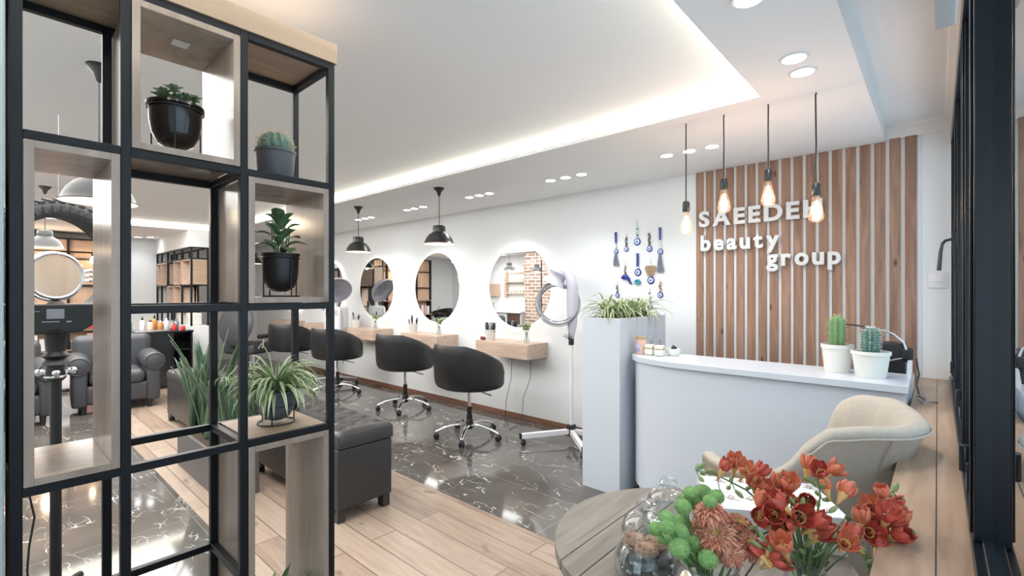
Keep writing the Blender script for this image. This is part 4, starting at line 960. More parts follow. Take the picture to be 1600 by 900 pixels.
# ------------------------------------------------------------------ tan lounge chair
def lounge():
    CX_, CY0 = -.385, 1.95
    t = thing('lounge_chair', 'beige upholstered tub armchair with flared wing back, between table and desk', 'armchair', (CX_, CY0, 0))
    key = [(0, .905, .375), (25, .935, .335), (50, .925, .300), (66, .89, .30), (80, .74, .31), (96, .58, .31), (135, .47, .30), (165, .47, .30), (185, .60, .31), (211, .71, .315), (235, .715, .32), (250, .722, .33), (266, .732, .335), (277, .77, .35), (286, .85, .362), (296, .905, .37), (312, .915, .375), (335, .91, .378), (360, .905, .375)]
    def at(th):
        th %= 360
        for (a, z, r), (a2, z2, r2) in zip(key, key[1:]):
            if a <= th <= a2:
                u = (th-a)/(a2-a); u = u*u*(3-2*u); return z+(z2-z)*u, r+(r2-r)*u
    n = 72; b = MB(); rings = []
    prof = [(.55, 0, .0), (.70, .02, 0), (.76, .12, 0), (.78, .35, 0), (.80, .6, 0), (.86, .80, 0), (.95, .92, 0), (.99, .955, 0), (.985, .985, 0), (.93, 1.0, 0), (.85, .99, 0), (.76, .93, 0), (.69, .8, 0), (.64, .5, 0), (.60, .2, 0), (.3, .18, 0)]
    for i, (rf_, hf, _) in enumerate(prof):
        ring = []
        for k in range(n):
            th = 360*k/n; z, r = at(th); zz = .27+(z-.27)*hf
            if i >= 13: zz = min(zz, .43) if i < 15 else .40
            a = R(th); ring.append(b._v((r*rf_*math.cos(a), r*rf_*math.sin(a), zz)))
        rings.append(ring)
    b._skin(rings, True, True)
    b.build('shell', 'tan', t, sub=1)
    b = MB(); rings = []
    for rf_, z in ((.0, .39), (.19, .39), (.215, .41), (.215, .45), (.19, .475), (0, .48)): rings.append([b._v((max(rf_, .001)*math.cos(2*PI*k/32), max(rf_, .001)*math.sin(2*PI*k/32), z)) for k in range(32)])
    b._skin(rings, True, True); b.build('seat_cushion', 'tan', t, angle=70)
    pts = []
    for k in range(0, 31):
        th = 286+(366-286)*k/30; z, r = at(th); pts.append((r*.992*math.cos(R(th)), r*.992*math.sin(R(th)), .27+(z-.27)*.95))
    MB().tube(pts, .0035, 8).build('piping', 'tan', t)
    for th in (288, 322):
        z, r = at(th); zz = lambda h: .27+(z-.27)*h
        MB().tube([(r*f*math.cos(R(th)), r*f*math.sin(R(th)), zz(h)) for f, h in ((.985, .945), (.872, .80), (.806, .6), (.786, .35), (.765, .12))], .0016, 6).build('seam', 'tan', t)
    for a in (45, 135, 225, 315): MB().tube([(.13*math.cos(R(a)), .13*math.sin(R(a)), .28), (.21*math.cos(R(a)), .21*math.sin(R(a)), 0)], .014, 10, rf=lambda u: .016-.006*u).build('leg', 'base_w', t)
lounge()

# ------------------------------------------------------------------ round table and what stands on it
TC = (-.467, 1.217); ZT = .65
t = thing('round_table', 'round grey washed plank table in the foreground', 'table', (TC[0], TC[1], 0), R(90))
b = MB(); seams = [-.355, -.25, -.14, 0, .143, .213, .355]
for s0, s1 in zip(seams, seams[1:]):
    pts = []; a0, a1 = s0+.0015, s1-.0015
    N = 14; xs = [a0+(a1-a0)*k/N for k in range(N+1)]
    up = [(math.sqrt(max(0, .355**2-y*y)), y) for y in xs]; dn = [(-x, y) for x, y in reversed(up)]
    poly = []
    for p in up+dn:
        if not poly or math.hypot(p[0]-poly[-1][0], p[1]-poly[-1][1]) > 1e-4: poly.append(p)
    b.prism(poly, ZT-.028, ZT)
b.build('table_top', 'table', t, bevel=.0015)
b = MB(); b.lathe([(.30, ZT-.06), (.33, ZT-.06), (.33, ZT-.029), (.30, ZT-.029)], n=48); b.build('rim_band', 'table', t)
for k in range(4): a = R(45+90*k); MB().bar((.26*math.cos(a), .26*math.sin(a), 0), (.22*math.cos(a), .22*math.sin(a), ZT-.03), .03).build('leg', 'table', t)

# white boxes
def gift():
    A = Vector((-.544, 1.445)); B = Vector((-.27, 1.606)); Cc = Vector((-.17, 1.434)); ang = math.atan2((B-A).y, (B-A).x); ln = (B-A).length; dp = (Cc-B).length+.02
    t = thing('gift_box', 'white keepsake box with rose gold lettering lid, behind the flowers', 'box', (A.x, A.y, ZT), ang)
    MB().box((.004, -dp, 0), (ln-.004, 0, .030)).build('base_tray', 'paper', t, bevel=.0015)
    MB().box((.012, -dp+.006, .030), (ln-.012, -.006, .045)).build('inner_tray', 'paper', t, bevel=.0015)
    MB().box((0, -dp, .045), (ln, 0, .094)).build('lid', 'paper', t, bevel=.002)
    MB().box((.05, -dp*.52, .0941), (ln-.05, -dp*.515, .0944)).build('lid_groove', 'grey_s', t)
    rs = random.Random(5)
    for k in range(9):
        b = MB()
        x = .03+.29*(k % 5)/5+rs.uniform(0, .02); y = -.04-.10*(k//5)+rs.uniform(-.015, .015); z = .0955
        b.tube([(x, y, z), (x+.012, y-.012, z), (x+.022, y+.004, z), (x+.014, y+.014, z), (x+.006, y+.002, z), (x+.03, y-.018, z)], .0009, 5); b.build('gold_motif', 'gold', t)
gift()

def cookie_jar(x, y, r, s, label, fill):
    t = thing('glass_jar', label, 'jar', (x, y, ZT), 0, 'lidded glass jars on the round table')
    MB().lathe([(0, .001), (r*.86, .001), (r*.97, .010*s), (r, .026*s), (r*.95, .045*s), (r*.82, .062*s), (r*.74, .070*s), (r*.76, .076*s), (r*.735, .077*s), (r*.72, .070*s), (r*.80, .059*s), (r*.92, .044*s), (r*.965, .026*s), (r*.93, .012*s), (r*.83, .006), (0, .006)], n=56).build('jar_body', 'jar', t)
    MB().lathe([(r*.77, .0775*s), (r*.775, .085*s), (r*.76, .105*s), (r*.66, .124*s), (r*.42, .136*s), (r*.20, .139*s), (r*.17, .143*s), (r*.30, .149*s), (r*.33, .157*s), (r*.27, .166*s), (0, .168*s)], n=56).build('lid', 'jar', t)
    if fill:
        rs = random.Random(3)
        for k in range(9):
            a = k*2*PI/3+.5*(k//3); rr = r*(.50, .46, .36)[k//3]; z = .009+.024*(k//3); m_ = 'cookie' if k >= 6 else 'choc'
            b = MB(); b.lathe([(0, 0), (.024, .002), (.030, .009), (.026, .018), (.012, .024), (0, .025)], n=18, sx=rs.uniform(.85, 1.05), sy=rs.uniform(.8, 1)); 
            if k >= 6:
                for q in range(8): aa = q*.8; b.ball((.017*math.cos(aa), .017*math.sin(aa), .019+.002*(q % 2)), .0055, 5)
            ck = b.build('cookie', m_, loc=(x+rr*math.cos(a), y+rr*math.sin(a), ZT+z))
            tag(ck, ('brown crumbly cookie on top inside the front glass jar' if k >= 6 else 'dark chocolate cookie with nuts low in the front glass jar'), 'cookie', 'crumbly cookies in the jar' if k >= 6 else 'chocolate cookies in the jar')
            if k < 6:
                b = MB()
                for q in range(10): aa = rs.uniform(0, 7); b.ball((.024*math.cos(aa), .024*math.sin(aa), .012+rs.uniform(0, .004)), .0034, 5, sz=.6)
                b.build('chopped_nuts', 'nut', ck)
cookie_jar(-.50, 1.02, .074, 1.0, 'front lidded glass jar full of brown cookies, left of the bouquet', True)
cookie_jar(-.545, 1.245, .072, .84, 'rear clear lidded glass jar behind the cookie jar', False)

# chrysanthemum vase
CV = Vector((-.345, .972, ZT))
t = thing('glass_vase', 'round clear glass vase holding rust chrysanthemums', 'vase', CV, 0, 'clear vases on the round table')
MB().lathe([(0, .001), (.045, .001), (.062, .020), (.068, .052), (.061, .092), (.057, .104), (.062, .113), (.0595, .113), (.054, .104), (.058, .090), (.065, .052), (.059, .022), (0, .008)], n=48).build('vase_glass', 'jar', t)
MB().lathe([(0, .009), (.056, .014), (.063, .045), (.060, .058), (0, .058)], n=40).build('water', 'glass', t)
def bloom(t, c, r, m1, m2, m3, seed, nd=Vector((0, 0, 1))):
    rs = random.Random(seed); q = nd.normalized().to_track_quat('Z', 'Y').to_matrix().to_4x4()
    b = MB(); b.T = Matrix.Translation(c) @ q
    for layer in range(9):
        n = 34-3*layer; el = -.4+layer*.22; L_ = r*(1-.075*layer)
        for k in range(n):
            a = 2*PI*(k+.5*(layer % 2))/n+rs.uniform(-.08, .08); e2 = el+rs.uniform(-.12, .12); l2 = L_*rs.uniform(.85, 1.08)
            b.m = 0 if layer < 5 else (1 if layer < 7 else 2)
            if layer < 5 and rs.random() < .3: b.m = 1
            b.leaf((.004*math.cos(a), .004*math.sin(a), 0), (l2*math.cos(a)*math.cos(e2), l2*math.sin(a)*math.cos(e2), l2*math.sin(e2)), r*.17, n=4, cup=.3, sag=.2, shape=.8, pw=.5)
    b.m = 2; b.ball((0, 0, r*.16), r*.22, 6)
    return b.build('bloom', [m1, m2, m3], t, solid=.0006)
mums = [((-0.334, 0.955, 0.866), 0.037, 'uppermost rust chrysanthemum with yellow centre', (-.1, -.2, 1)),
        ((-0.323, 0.96, 0.82), 0.043, 'large rust chrysanthemum in the middle of the bouquet', (0, -.6, .8)),
        ((-0.302, 1.032, 0.82), 0.039, 'rust chrysanthemum at the upper right of the bouquet', (.3, -.2, .9)),
        ((-0.281, 1.012, 0.8), 0.037, 'rust and yellow chrysanthemum at the lower right of the bouquet', (.5, -.4, .7)),
        ((-0.299, 0.962, 0.796), 0.032, 'lowest rust chrysanthemum above the vase rim', (.1, -.8, .4)),
        ((-0.364, 0.964, 0.817), 0.031, 'peach chrysanthemum between the green pompons and the rust blooms', (-.4, -.5, .7))]
for i, (c, r, lb, nd) in enumerate(mums):
    c = Vector(c); t = thing('chrysanthemum', lb, 'flower', (CV.x+(c.x-CV.x)*.15, CV.y+(c.y-CV.y)*.15, CV.z+.02), 0, 'rust chrysanthemums in the round vase'); o0 = t.location
    bloom(t, c-o0, r, 'mum' if i != 5 else 'mum2', 'mum2', 'mumy', i, Vector(nd))
    MB().tube([(0, 0, 0), (c-o0)*.5+Vector((0, 0, .01)), c-o0-Vector(nd).normalized()*.004], .0022, 6).build('stem', 'stem', t)
pp = [(-0.3794, 0.9767, 0.8828, 0.0151), (-0.3799, 1.0429, 0.8631, 0.0185), (-0.3365, 0.9981, 0.8817, 0.0149), (-0.3342, 0.955, 0.8874, 0.0132), (-0.398, 0.9932, 0.8587, 0.0142), (-0.3897, 1.0211, 0.8465, 0.0157), (-0.3782, 0.9307, 0.8709, 0.0158), (-0.3833, 0.8644, 0.8711, 0.0139), (-0.3913, 0.9565, 0.828, 0.0162), (-0.4211, 0.8986, 0.8251, 0.0146), (-0.3751, 0.8487, 0.8626, 0.0136), (-0.3738, 0.9045, 0.8325, 0.0166), (-0.4217, 0.9386, 0.7901, 0.0126), (-0.3867, 0.8956, 0.8227, 0.0142), (-0.358, 0.8633, 0.8224, 0.0181), (-0.3631, 0.9482, 0.7991, 0.0183), (-0.378, 0.9698, 0.7512, 0.0163), (-0.3251, 0.9189, 0.7912, 0.0173)]
pl = ['at the top back, left of the tallest', 'tallest of the upper cluster', 'at the upper right, beside the white box', 'low right in the upper cluster', 'at the upper left of the upper cluster', 'in the middle of the upper cluster', 'lowest of the upper cluster, beside the top rust bloom', 'topmost on the left side of the bouquet', 'on the left side, touching the rust blooms', 'farthest left, over the cookie jar', 'second from the far left, over the jar lid', 'below the rust bloom on the left side', 'small, at the lower left over the jar', 'in the middle of the left cluster', 'large, lowest on the left above the vase rim', 'large, left of the lowest rust bloom', 'half hidden at the vase rim, left', 'large, at the vase rim under the rust blooms']
for i, ((px, py, pz, rr), lb) in enumerate(zip(pp, pl)):
    c = Vector((px, py, pz))
    t = thing('green_pompon', f'round green pompon flower {lb}', 'flower', (CV.x+.01*math.cos(i), CV.y+.01*math.sin(i), CV.z+.02), 0, 'green pompon flowers in the round vase')
    o = c-t.location; b = MB(); b.ball(o, rr*.97, 14, sz=.9)
    gr = 260
    for k in range(gr):
        zz = 1-2*(k+.5)/gr; ph = k*2.39996; s_ = math.sqrt(1-zz*zz); v = Vector((s_*math.cos(ph), s_*math.sin(ph), zz*.9)); b.tube([o+v*rr*.85, o+v*rr*1.09], rr*.055, 4, rf=lambda u, rr=rr: rr*(.07-.03*u))
    b.build('bloom', 'pomp', t)
    mid = Vector((o.x*.35, o.y*.35, .085)); MB().tube([(0, 0, 0), mid, (mid+o)/2+Vector((0, 0, -.002)), o], .0018, 6).build('stem', 'stem', t)

# freesia vase
FV = Vector((-.205, 1.165, ZT))
t = thing('glass_vase', 'clear pleated glass vase holding red freesias, cut by the bottom edge', 'vase', FV, 0, 'clear vases on the round table')
MB().lathe([(0, .001), (.034, .001), (.042, .012), (.046, .035), (.036, .062), (.034, .076), (.040, .090), (.0375, .090), (.0315, .076), (.033, .062), (.043, .035), (.036, .012), (0, .008)], n=48).build('vase_glass', 'jar', t)
MB().lathe([(0, .009), (.034, .012), (.042, .034), (.035, .055), (0, .055)], n=36).build('water', 'glass', t)
def fbloom(t, c, d, s, m1, seed, openn=1.0):
    """freesia: a yellow throat tube opening into six petals"""
    rs = random.Random(seed); q = Vector(d).normalized().to_track_quat('Z', 'Y').to_matrix().to_4x4(); b = MB(); b.T = Matrix.Translation(c) @ q @ Matrix.Rotation(rs.uniform(0, 6), 4, 'Z')
    b.m = 1; b.lathe([(.0014*s, -.025*s), (.0028*s, -.016*s), (.0056*s, -.005*s), (.0078*s, .002*s)], n=12)
    b.m = 0
    for k in range(6):
        a = 2*PI*k/6; fl = (.18+.50*openn)*rs.uniform(.8, 1.15); L_ = .021*s*(1 if k % 2 else 1.08)
        p0 = Vector((.005*s*math.cos(a), .005*s*math.sin(a), -.004*s)); p1 = p0+Vector((L_*math.sin(fl)*math.cos(a), L_*math.sin(fl)*math.sin(a), L_*math.cos(fl)+.006*s))
        nr = Vector((-math.cos(a), -math.sin(a), .6)); b.leaf(p0, p1, .017*s, nrm=nr, n=7, cup=.25, sag=-.16, shape=.85, pw=.5)
    b.m = 1
    for k in range(3): b.tube([(0, 0, 0), (.003*math.cos(k*2.1), .003*math.sin(k*2.1), .014*s)], .0006, 4)
    return b.build('bloom', [m1, 'yel'], t, solid=.0006)
def fbuds(t, pts, seed):
    for i, (p, d, L_) in enumerate(pts):
        p = Vector(p); d = Vector(d).normalized()
        MB().tube([p, p+d*L_*.35, p+d*L_*.75, p+d*L_], .003, 6, rf=lambda u: .0018+.0030*math.sin(PI*min(1, u*.9+.1))).build('bud', 'bud', t)
# each spray: control points of the stem as world points, blooms (fraction, size, openness) toward the tip
sprays = [
 ('arching far left over the white box',
  [(-0.229, 1.1253, 0.7729), (-0.2615, 1.1096, 0.8351), (-0.3077, 1.0949, 0.8741), (-0.3538, 1.0534, 0.9058), (-0.3866, 1.024, 0.9154)],
  [(-0.3368, 1.0418, 0.9257, 1), (-0.323, 1.0723, 0.9289, 1.15), (-0.2983, 1.0525, 0.9271, 1.1), (-0.2835, 1.1038, 0.9109, 1.1), (-0.2898, 1.0895, 0.8903, 1), (-0.2692, 1.0814, 0.889, 1)], 'redo',
  [(-0.3757, 1.0203, 0.9233), (-0.3707, 1.0249, 0.9096), (-0.3788, 1.0176, 0.9042), (-0.3301, 1.0614, 0.8824), (-0.3453, 1.0477, 0.8742), (-0.3199, 1.0705, 0.8742)]),
 ('short, over the middle of the white box',
  [(-0.2218, 1.1184, 0.7782), (-0.2297, 1.1113, 0.8246), (-0.2395, 1.1024, 0.8643), (-0.2464, 1.0962, 0.8842)],
  [(-0.2526, 1.0975, 0.8993, 1.0), (-0.2266, 1.0967, 0.8988, 1.35), (-0.2343, 1.0784, 0.8867, 0.9), (-0.2583, 1.0962, 0.8781, 0.9)], 'redo',
  [(-0.2336, 1.1077, 0.8511), (-0.2218, 1.1184, 0.8603)]),
 ('standing tallest in the middle',
  [(-0.2042, 1.1611, 0.7676), (-0.1911, 1.1728, 0.8216), (-0.1841, 1.1791, 0.8689), (-0.1881, 1.1755, 0.9054)],
  [(-0.2055, 1.1685, 0.9247, 1.15), (-0.1773, 1.1497, 0.9264, 1.15), (-0.1653, 1.1901, 0.9219, 1.15), (-0.1478, 1.2105, 0.8734, 1.25), (-0.1985, 1.129, 0.8743, 1.0), (-0.1748, 1.1935, 0.8806, 0.9)], 'redo',
  [(-0.1982, 1.1665, 0.9), (-0.1921, 1.1719, 0.8892), (-0.1801, 1.1827, 0.8595)]),
 ('dense red, left above the vase',
  [(-0.2153, 1.0973, 0.7629), (-0.2293, 1.0713, 0.807), (-0.2484, 1.0541, 0.843), (-0.2627, 1.0412, 0.8648)],
  [(-0.2614, 1.0358, 0.8709, 1.3), (-0.2425, 1.0291, 0.8626, 1.4), (-0.2365, 1.0781, 0.8382, 1.3), (-0.2227, 1.056, 0.8303, 1.2), (-0.2617, 1.0234, 0.8573, 1.1), (-0.2557, 1.0601, 0.8255, 1.1)], 'red',
  [(-0.273, 1.0354, 0.825), (-0.2653, 1.0422, 0.8122), (-0.2749, 1.0336, 0.8032)]),
 ('dense red, in front above the vase mouth',
  [(-0.1997, 1.0979, 0.7557), (-0.1957, 1.088, 0.7995), (-0.1986, 1.0855, 0.8376), (-0.2052, 1.0795, 0.863)],
  [(-0.2246, 1.0337, 0.8853, 1.3), (-0.2036, 1.0712, 0.8563, 1.5), (-0.1931, 1.098, 0.8412, 1.2), (-0.1748, 1.0726, 0.8477, 1.3), (-0.1774, 1.1087, 0.8131, 1.2), (-0.1695, 1.1065, 0.8268, 1.0), (-0.2167, 1.0381, 0.8465, 1.2)], 'red',
  [(-0.1565, 1.1267, 0.8644), (-0.2019, 1.0858, 0.8721), (-0.2133, 1.0756, 0.8746)]),
 ('reaching right with a yellow flower at its tip',
  [(-0.1911, 1.1728, 0.7541), (-0.156, 1.2044, 0.8014), (-0.1208, 1.236, 0.8351), (-0.0906, 1.2631, 0.8554), (-0.0705, 1.2812, 0.8784)],
  [(-0.0823, 1.234, 0.8807, 1.0), (-0.0729, 1.2862, 0.8503, 1.1), (-0.0984, 1.2385, 0.8506, 1.1), (-0.1133, 1.2143, 0.841, 1.0)], 'redo',
  [(-0.0675, 1.2839, 0.8784), (-0.0756, 1.2767, 0.873), (-0.0635, 1.2875, 0.8649), (-0.0605, 1.2902, 0.8554), (-0.0806, 1.2722, 0.8419), (-0.0936, 1.2604, 0.8351)]),
 ('heavy red, spreading far right',
  [(-0.1805, 1.142, 0.7639), (-0.1415, 1.1771, 0.8032), (-0.1025, 1.2121, 0.8163), (-0.0635, 1.2472, 0.7966), (-0.0245, 1.2822, 0.7547)],
  [(-0.1153, 1.1804, 0.8367, 1.2), (-0.0953, 1.227, 0.8224, 1.5), (-0.076, 1.2002, 0.8487, 1.3), (-0.0613, 1.2436, 0.8314, 1.3), (-0.0849, 1.2263, 0.8078, 1.4), (-0.0636, 1.21, 0.8135, 1.3), (-0.056, 1.2602, 0.8127, 1.2), (-0.1032, 1.1954, 0.8132, 1.2)], 'red',
  [(-0.0392, 1.2691, 0.794), (-0.0343, 1.2734, 0.7835), (-0.0421, 1.2664, 0.7678), (-0.0284, 1.2787, 0.7599), (-0.0245, 1.2822, 0.7495), (-0.0518, 1.2577, 0.7731)]),
 ('red, low right of the vase',
  [(-0.1797, 1.1024, 0.7741), (-0.1544, 1.1117, 0.8048), (-0.125, 1.1247, 0.8201), (-0.1046, 1.143, 0.7952), (-0.0991, 1.148, 0.7542)],
  [(-0.1307, 1.1301, 0.816, 1.3), (-0.1201, 1.1267, 0.8086, 1.2), (-0.1315, 1.0936, 0.8202, 1.1), (-0.0874, 1.1766, 0.7929, 1.0)], 'red',
  [(-0.1118, 1.1446, 0.7882), (-0.1053, 1.1504, 0.7757), (-0.0997, 1.1554, 0.7632), (-0.096, 1.1588, 0.7507), (-0.0811, 1.1722, 0.7819), (-0.0746, 1.178, 0.7719)]),
 ('drooping low over the left of the vase',
  [(-0.2036, 1.054, 0.7791), (-0.2172, 1.0149, 0.8111), (-0.2282, 0.9915, 0.8117), (-0.2327, 0.9875, 0.7901)],
  [(-0.2419, 1.0032, 0.8019, 1.2), (-0.2115, 0.988, 0.824, 1.3), (-0.2284, 0.9922, 0.7921, 1.2), (-0.2497, 0.9897, 0.7972, 1.0)], 'red',
  [(-0.2444, 0.9905, 0.8269), (-0.2507, 0.9848, 0.8147), (-0.2109, 1.0206, 0.7868), (-0.2055, 1.0254, 0.7782)]),
]
for i, (lb, ctl, bl, m1, bd) in enumerate(sprays):
    t = thing('freesia_spray', f'red freesia spray {lb}', 'flower', (FV.x+.008*math.cos(i*1.3), FV.y+.008*math.sin(i*1.3), FV.z+.02), 0, 'red freesia sprays in the right hand vase')
    o0 = Vector(t.location); pts = [Vector((0, 0, 0)), Vector((.0, .0, .06))]+[Vector(c)-o0 for c in ctl]
    sm = []
    for a, c in zip(pts, pts[1:]): sm += [a, a.lerp(c, .5)]
    sm.append(pts[-1]); MB().tube(sm, .0024, 8, rf=lambda u: .0027-.0014*u).build('stem', 'stem', t)
    def near_pt(p): return min(sm, key=lambda q: (q-p).length)
    for j, (px, py, pz, s_) in enumerate(bl):
        p = Vector((px, py, pz))-o0; q = near_pt(p); dirv = (p-q)+Vector((.022*math.sin(j*3+i), .018*math.cos(j*2.3), .022))
        fbloom(t, p, dirv, s_*1.08, m1 if (j+i) % 3 else ('redo' if m1 == 'red' else 'red'), i*20+j, .2+.8*((j*7 % 5)/5))
    bp = []; st = MB()
    for j, pw in enumerate(bd):
        p = Vector(pw)-o0; q = near_pt(p)
        bp.append((p-(p-q)*.1, (p-q)+Vector((0, 0, .01)), .020)); st.tube([q, p], .001, 5)
    for j in range(6): q = sm[-1-j % max(1, len(sm)-4)]; bp.append((q, Vector((math.sin(j*2.), math.cos(j*2.), .9)), .015))
    fbuds(t, bp, i); st.build('bud_stalk', 'stem', t)
b = MB()
t = thing('freesia_foliage', 'bare green freesia stems and leaves filling the right hand vase', 'flower', (FV.x, FV.y, FV.z+.015))
for k in range(26):
    a = k*2.4; b.blade((.006*math.cos(a), .006*math.sin(a), 0), a, .15+.01*(k % 5), R(87-1.1*k), R(16), .008, (0, 0), 8, .3)
b.build('leaf_tuft', 'stem', t, solid=.001)

# ------------------------------------------------------------------ behind the shelf: processor stand, tyre, armchairs
def processor():
    t = thing('hair_processor', 'black hair processor head on a floor stand, seen through the shelf', 'hair processor', (-2.64, .19, 0), R(-3))
    MB().tube([(0, 0, .07), (0, 0, 1.0)], .018, 16).build('pole', 'black_p', t)
    for k in range(5):
        a = 2*PI*k/5+.2; lg = MB().tube([(0, 0, .08), (.10*math.cos(a), .10*math.sin(a), .075), (.19*math.cos(a), .19*math.sin(a), .055)], .016, 8).build('leg', 'black_p', t); MB().ball((.185*math.cos(a), .185*math.sin(a), .026), .026, 8).build('caster', 'black_p', lg)
    b = MB(); b.lathe([(.02, .94), (.03, .95), (.03, 1.0), (.045, 1.01), (.03, 1.03), (.045, 1.045), (.03, 1.06), (.034, 1.12), (.05, 1.15)], n=20); b.build('neck', 'black_p', t)
    b = MB(); 
    for a in (0, 1.5, 3.1, 4.6): b.tube([(.02*math.cos(a), .02*math.sin(a), .985), (.05*math.cos(a), .05*math.sin(a), .98)], .010, 10); b.ball((.052*math.cos(a), .052*math.sin(a), .98), .013, 8)
    b.torus((0, 0, .96), .03, .006, n=24, k=8); b.build('clamp_screws', 'chrome', t)
    b = MB(); prof = [(-.20, 1.19), (-.16, 1.19), (-.07, 1.135), (.07, 1.135), (.16, 1.20), (.20, 1.215), (.20, 1.262), (.13, 1.252), (-.13, 1.252), (-.20, 1.262)]
    a_ = [b._v((-.04, y, z)) for y, z in prof]; c_ = [b._v((.045, y, z)) for y, z in prof]; b._skin([a_, c_], True, True)
    b.build('control_head', 'black_p', t, bevel=.006)
    b = MB(); b.box((.0455, -.025, 1.195), (.048, .022, 1.23)); b.build('display', 'screen', t)
    b = MB(); b.box((.0455, -.027, 1.193), (.0468, .024, 1.232)); b.box((.0455, -.04, 1.180), (.0462, .01, 1.184)); b.box((.0455, -.062, 1.222), (.0462, -.046, 1.225)); b.box((.0455, .03, 1.178), (.0462, .045, 1.184)); b.build('display_border', 'grey_s', t)
    T = Matrix.Translation((.0, .0, 1.368)) @ Matrix.Rotation(R(90), 4, 'Y')
    t2 = thing('vanity_mirror', 'round chrome rimmed vanity mirror with a painted wood reflection, on the black processor', 'mirror', (-2.64, .19, 1.255), R(20))
    b = MB(); b.torus((0, 0, .110), .090, .007, 'x', 56, 10); b.torus((-.014, 0, .107), .097, .005, 'x', 56, 8); b.build('chrome_rim', 'chrome', t2)
    b = MB(); b.T = Matrix.Translation((0, 0, .110)) @ Matrix.Rotation(R(90), 4, 'Y'); b.lathe([(0, -.002), (.088, -.002), (.088, .003), (0, .003)], n=48); b.build('mirror_glass', 'refl_wood', t2)  # opaque disc, the mirrored wood is painted into its colour
    b = MB(); b.lathe([(0, -.003), (.028, -.003), (.024, .003), (.010, .010), (.012, .016), (0, .016)], n=20); b.build('mirror_foot', 'black_p', t2)
    b = MB(); 
    for z in (-.02, 0, .02): b.tube([(-.005, .095, .110+z), (-.005, .118, .114+z)], .006, 8); b.ball((-.005, .118, .114+z), .009, 6)
    b.build('swivel_joint', 'chrome', t2)
    MB().tube([(.0, -.10, 1.14), (.01, -.10, .95), (.0, -.09, .6), (.02, -.06, .42), (-.01, -.075, .30), (.02, -.08, .22), (.0, -.07, .05), (.05, -.0, .01)], .004, 6).build('cord', 'black_p', t)
processor()
def tyre():
    t = thing('hanging_tyre', 'black rubber tyre hung as decoration behind the shelf', 'tyre', (-3.6, .27, 1.445), R(30))
    b = MB(); n = 72; prof = [(.262, -.045), (.262, .045), (.285, .062), (.32, .064), (.345, .05), (.352, .03), (.354, 0), (.352, -.03), (.345, -.05), (.32, -.064), (.285, -.062)]
    rings = [[b._v((x, r*math.cos(2*PI*k/n), r*math.sin(2*PI*k/n))) for r, x in prof] for k in range(n)]
    rings.append(rings[0]); b._skin(rings, True, False); ca = b.build('tyre_casing', 'tyre', t, angle=50)
    b = MB()
    for k in range(44):
        a = 2*PI*k/44
        for s_ in (-1, 1):
            b.T = Matrix.Rotation(a+(.06 if s_ > 0 else 0), 4, 'X')
            vs = [b._v(p) for p in ((s_*.012, -.016, .352), (s_*.012, .010, .352), (s_*.058, .018, .338), (s_*.058, -.008, .338), (s_*.012, -.016, .364), (s_*.012, .010, .364), (s_*.060, .018, .350), (s_*.060, -.008, .350))]
            for i in ((0, 1, 2, 3), (4, 5, 6, 7), (0, 1, 5, 4), (1, 2, 6, 5), (2, 3, 7, 6), (3, 0, 4, 7)): b._f([vs[q] for q in i])
            vs = [b._v(p) for p in ((s_*.064, -.012, .285), (s_*.064, .004, .285), (s_*.064, .006, .325), (s_*.064, -.012, .325), (s_*.068, -.010, .288), (s_*.068, .003, .288), (s_*.068, .004, .322), (s_*.068, -.010, .322))]
            for i in ((0, 1, 2, 3), (4, 5, 6, 7), (0, 1, 5, 4), (1, 2, 6, 5), (2, 3, 7, 6), (3, 0, 4, 7)): b._f([vs[q] for q in i])
    b.build('tread_blocks', 'tyre', ca)
    MB().tube([(0, 0, .35), (0, 0, ZC-1.445)], .0015, 6).build('hanging_wire', 'grey_s', t)
tyre()

def armchair(label, loc, rz):
    t = thing('club_armchair', label, 'armchair', loc, rz, 'charcoal leather club armchairs')
    # faces +x
    MB().rbox((-.32, -.26, .10), (.33, .26, .30), .03).build('seat_base', 'grey_l', t, angle=70)
    MB().rbox((-.22, -.235, .29), (.36, .235, .44), .06, 5).build('seat_cushion', 'grey_l', t, angle=70)
    MB().rbox((-.42, -.36, .10), (-.22, .36, .80), .08, 5).build('backrest', 'grey_l', t, angle=70)
    for s in (-1, 1):
        b = MB(); b.rbox((-.34, s*.31-.065, .08), (.32, s*.31+.065, .50), .03); 
        b.T = Matrix.Translation((-.34, s*.32, .515)) @ Matrix.Rotation(R(90), 4, 'Y'); b.lathe([(0, 0), (.08, 0), (.098, .015), (.105, .04), (.105, .62), (.098, .66), (.08, .675), (0, .675)], n=28); b.T = Matrix()
        a = b.build('arm', 'grey_l', t, angle=60)
        b = MB(); b.T = Matrix.Translation((.336, s*.32, .515)) @ Matrix.Rotation(R(90), 4, 'Y'); b.torus((0, 0, 0), .088, .005, n=28, k=6); b.T = Matrix(); b.build('piping', 'grey_l', a)
    for x in (-.30, .28):
        for y in (-.28, .28): MB().lathe([(.02, 0), (.026, .09), (0, .10)], (x, y, 0), 12).build('leg', 'black_p', t)
armchair('charcoal leather club armchair beside the black trolley, right of the two', (-6.95, .99, 0), R(-4))
armchair('charcoal leather club armchair behind the processor stand, left of the two', (-6.75, .07, 0), R(6))
t = thing('white_stool', 'small white box stool far behind, between the armchairs', 'stool', (-8.6, .62, 0))
MB().rbox((-.2, -.2, .03), (.2, .2, .42), .03).build('stool_body', 'white', t); MB().rbox((-.205, -.205, .28), (.205, .205, .44), .03).build('seat_pad', 'white', t)

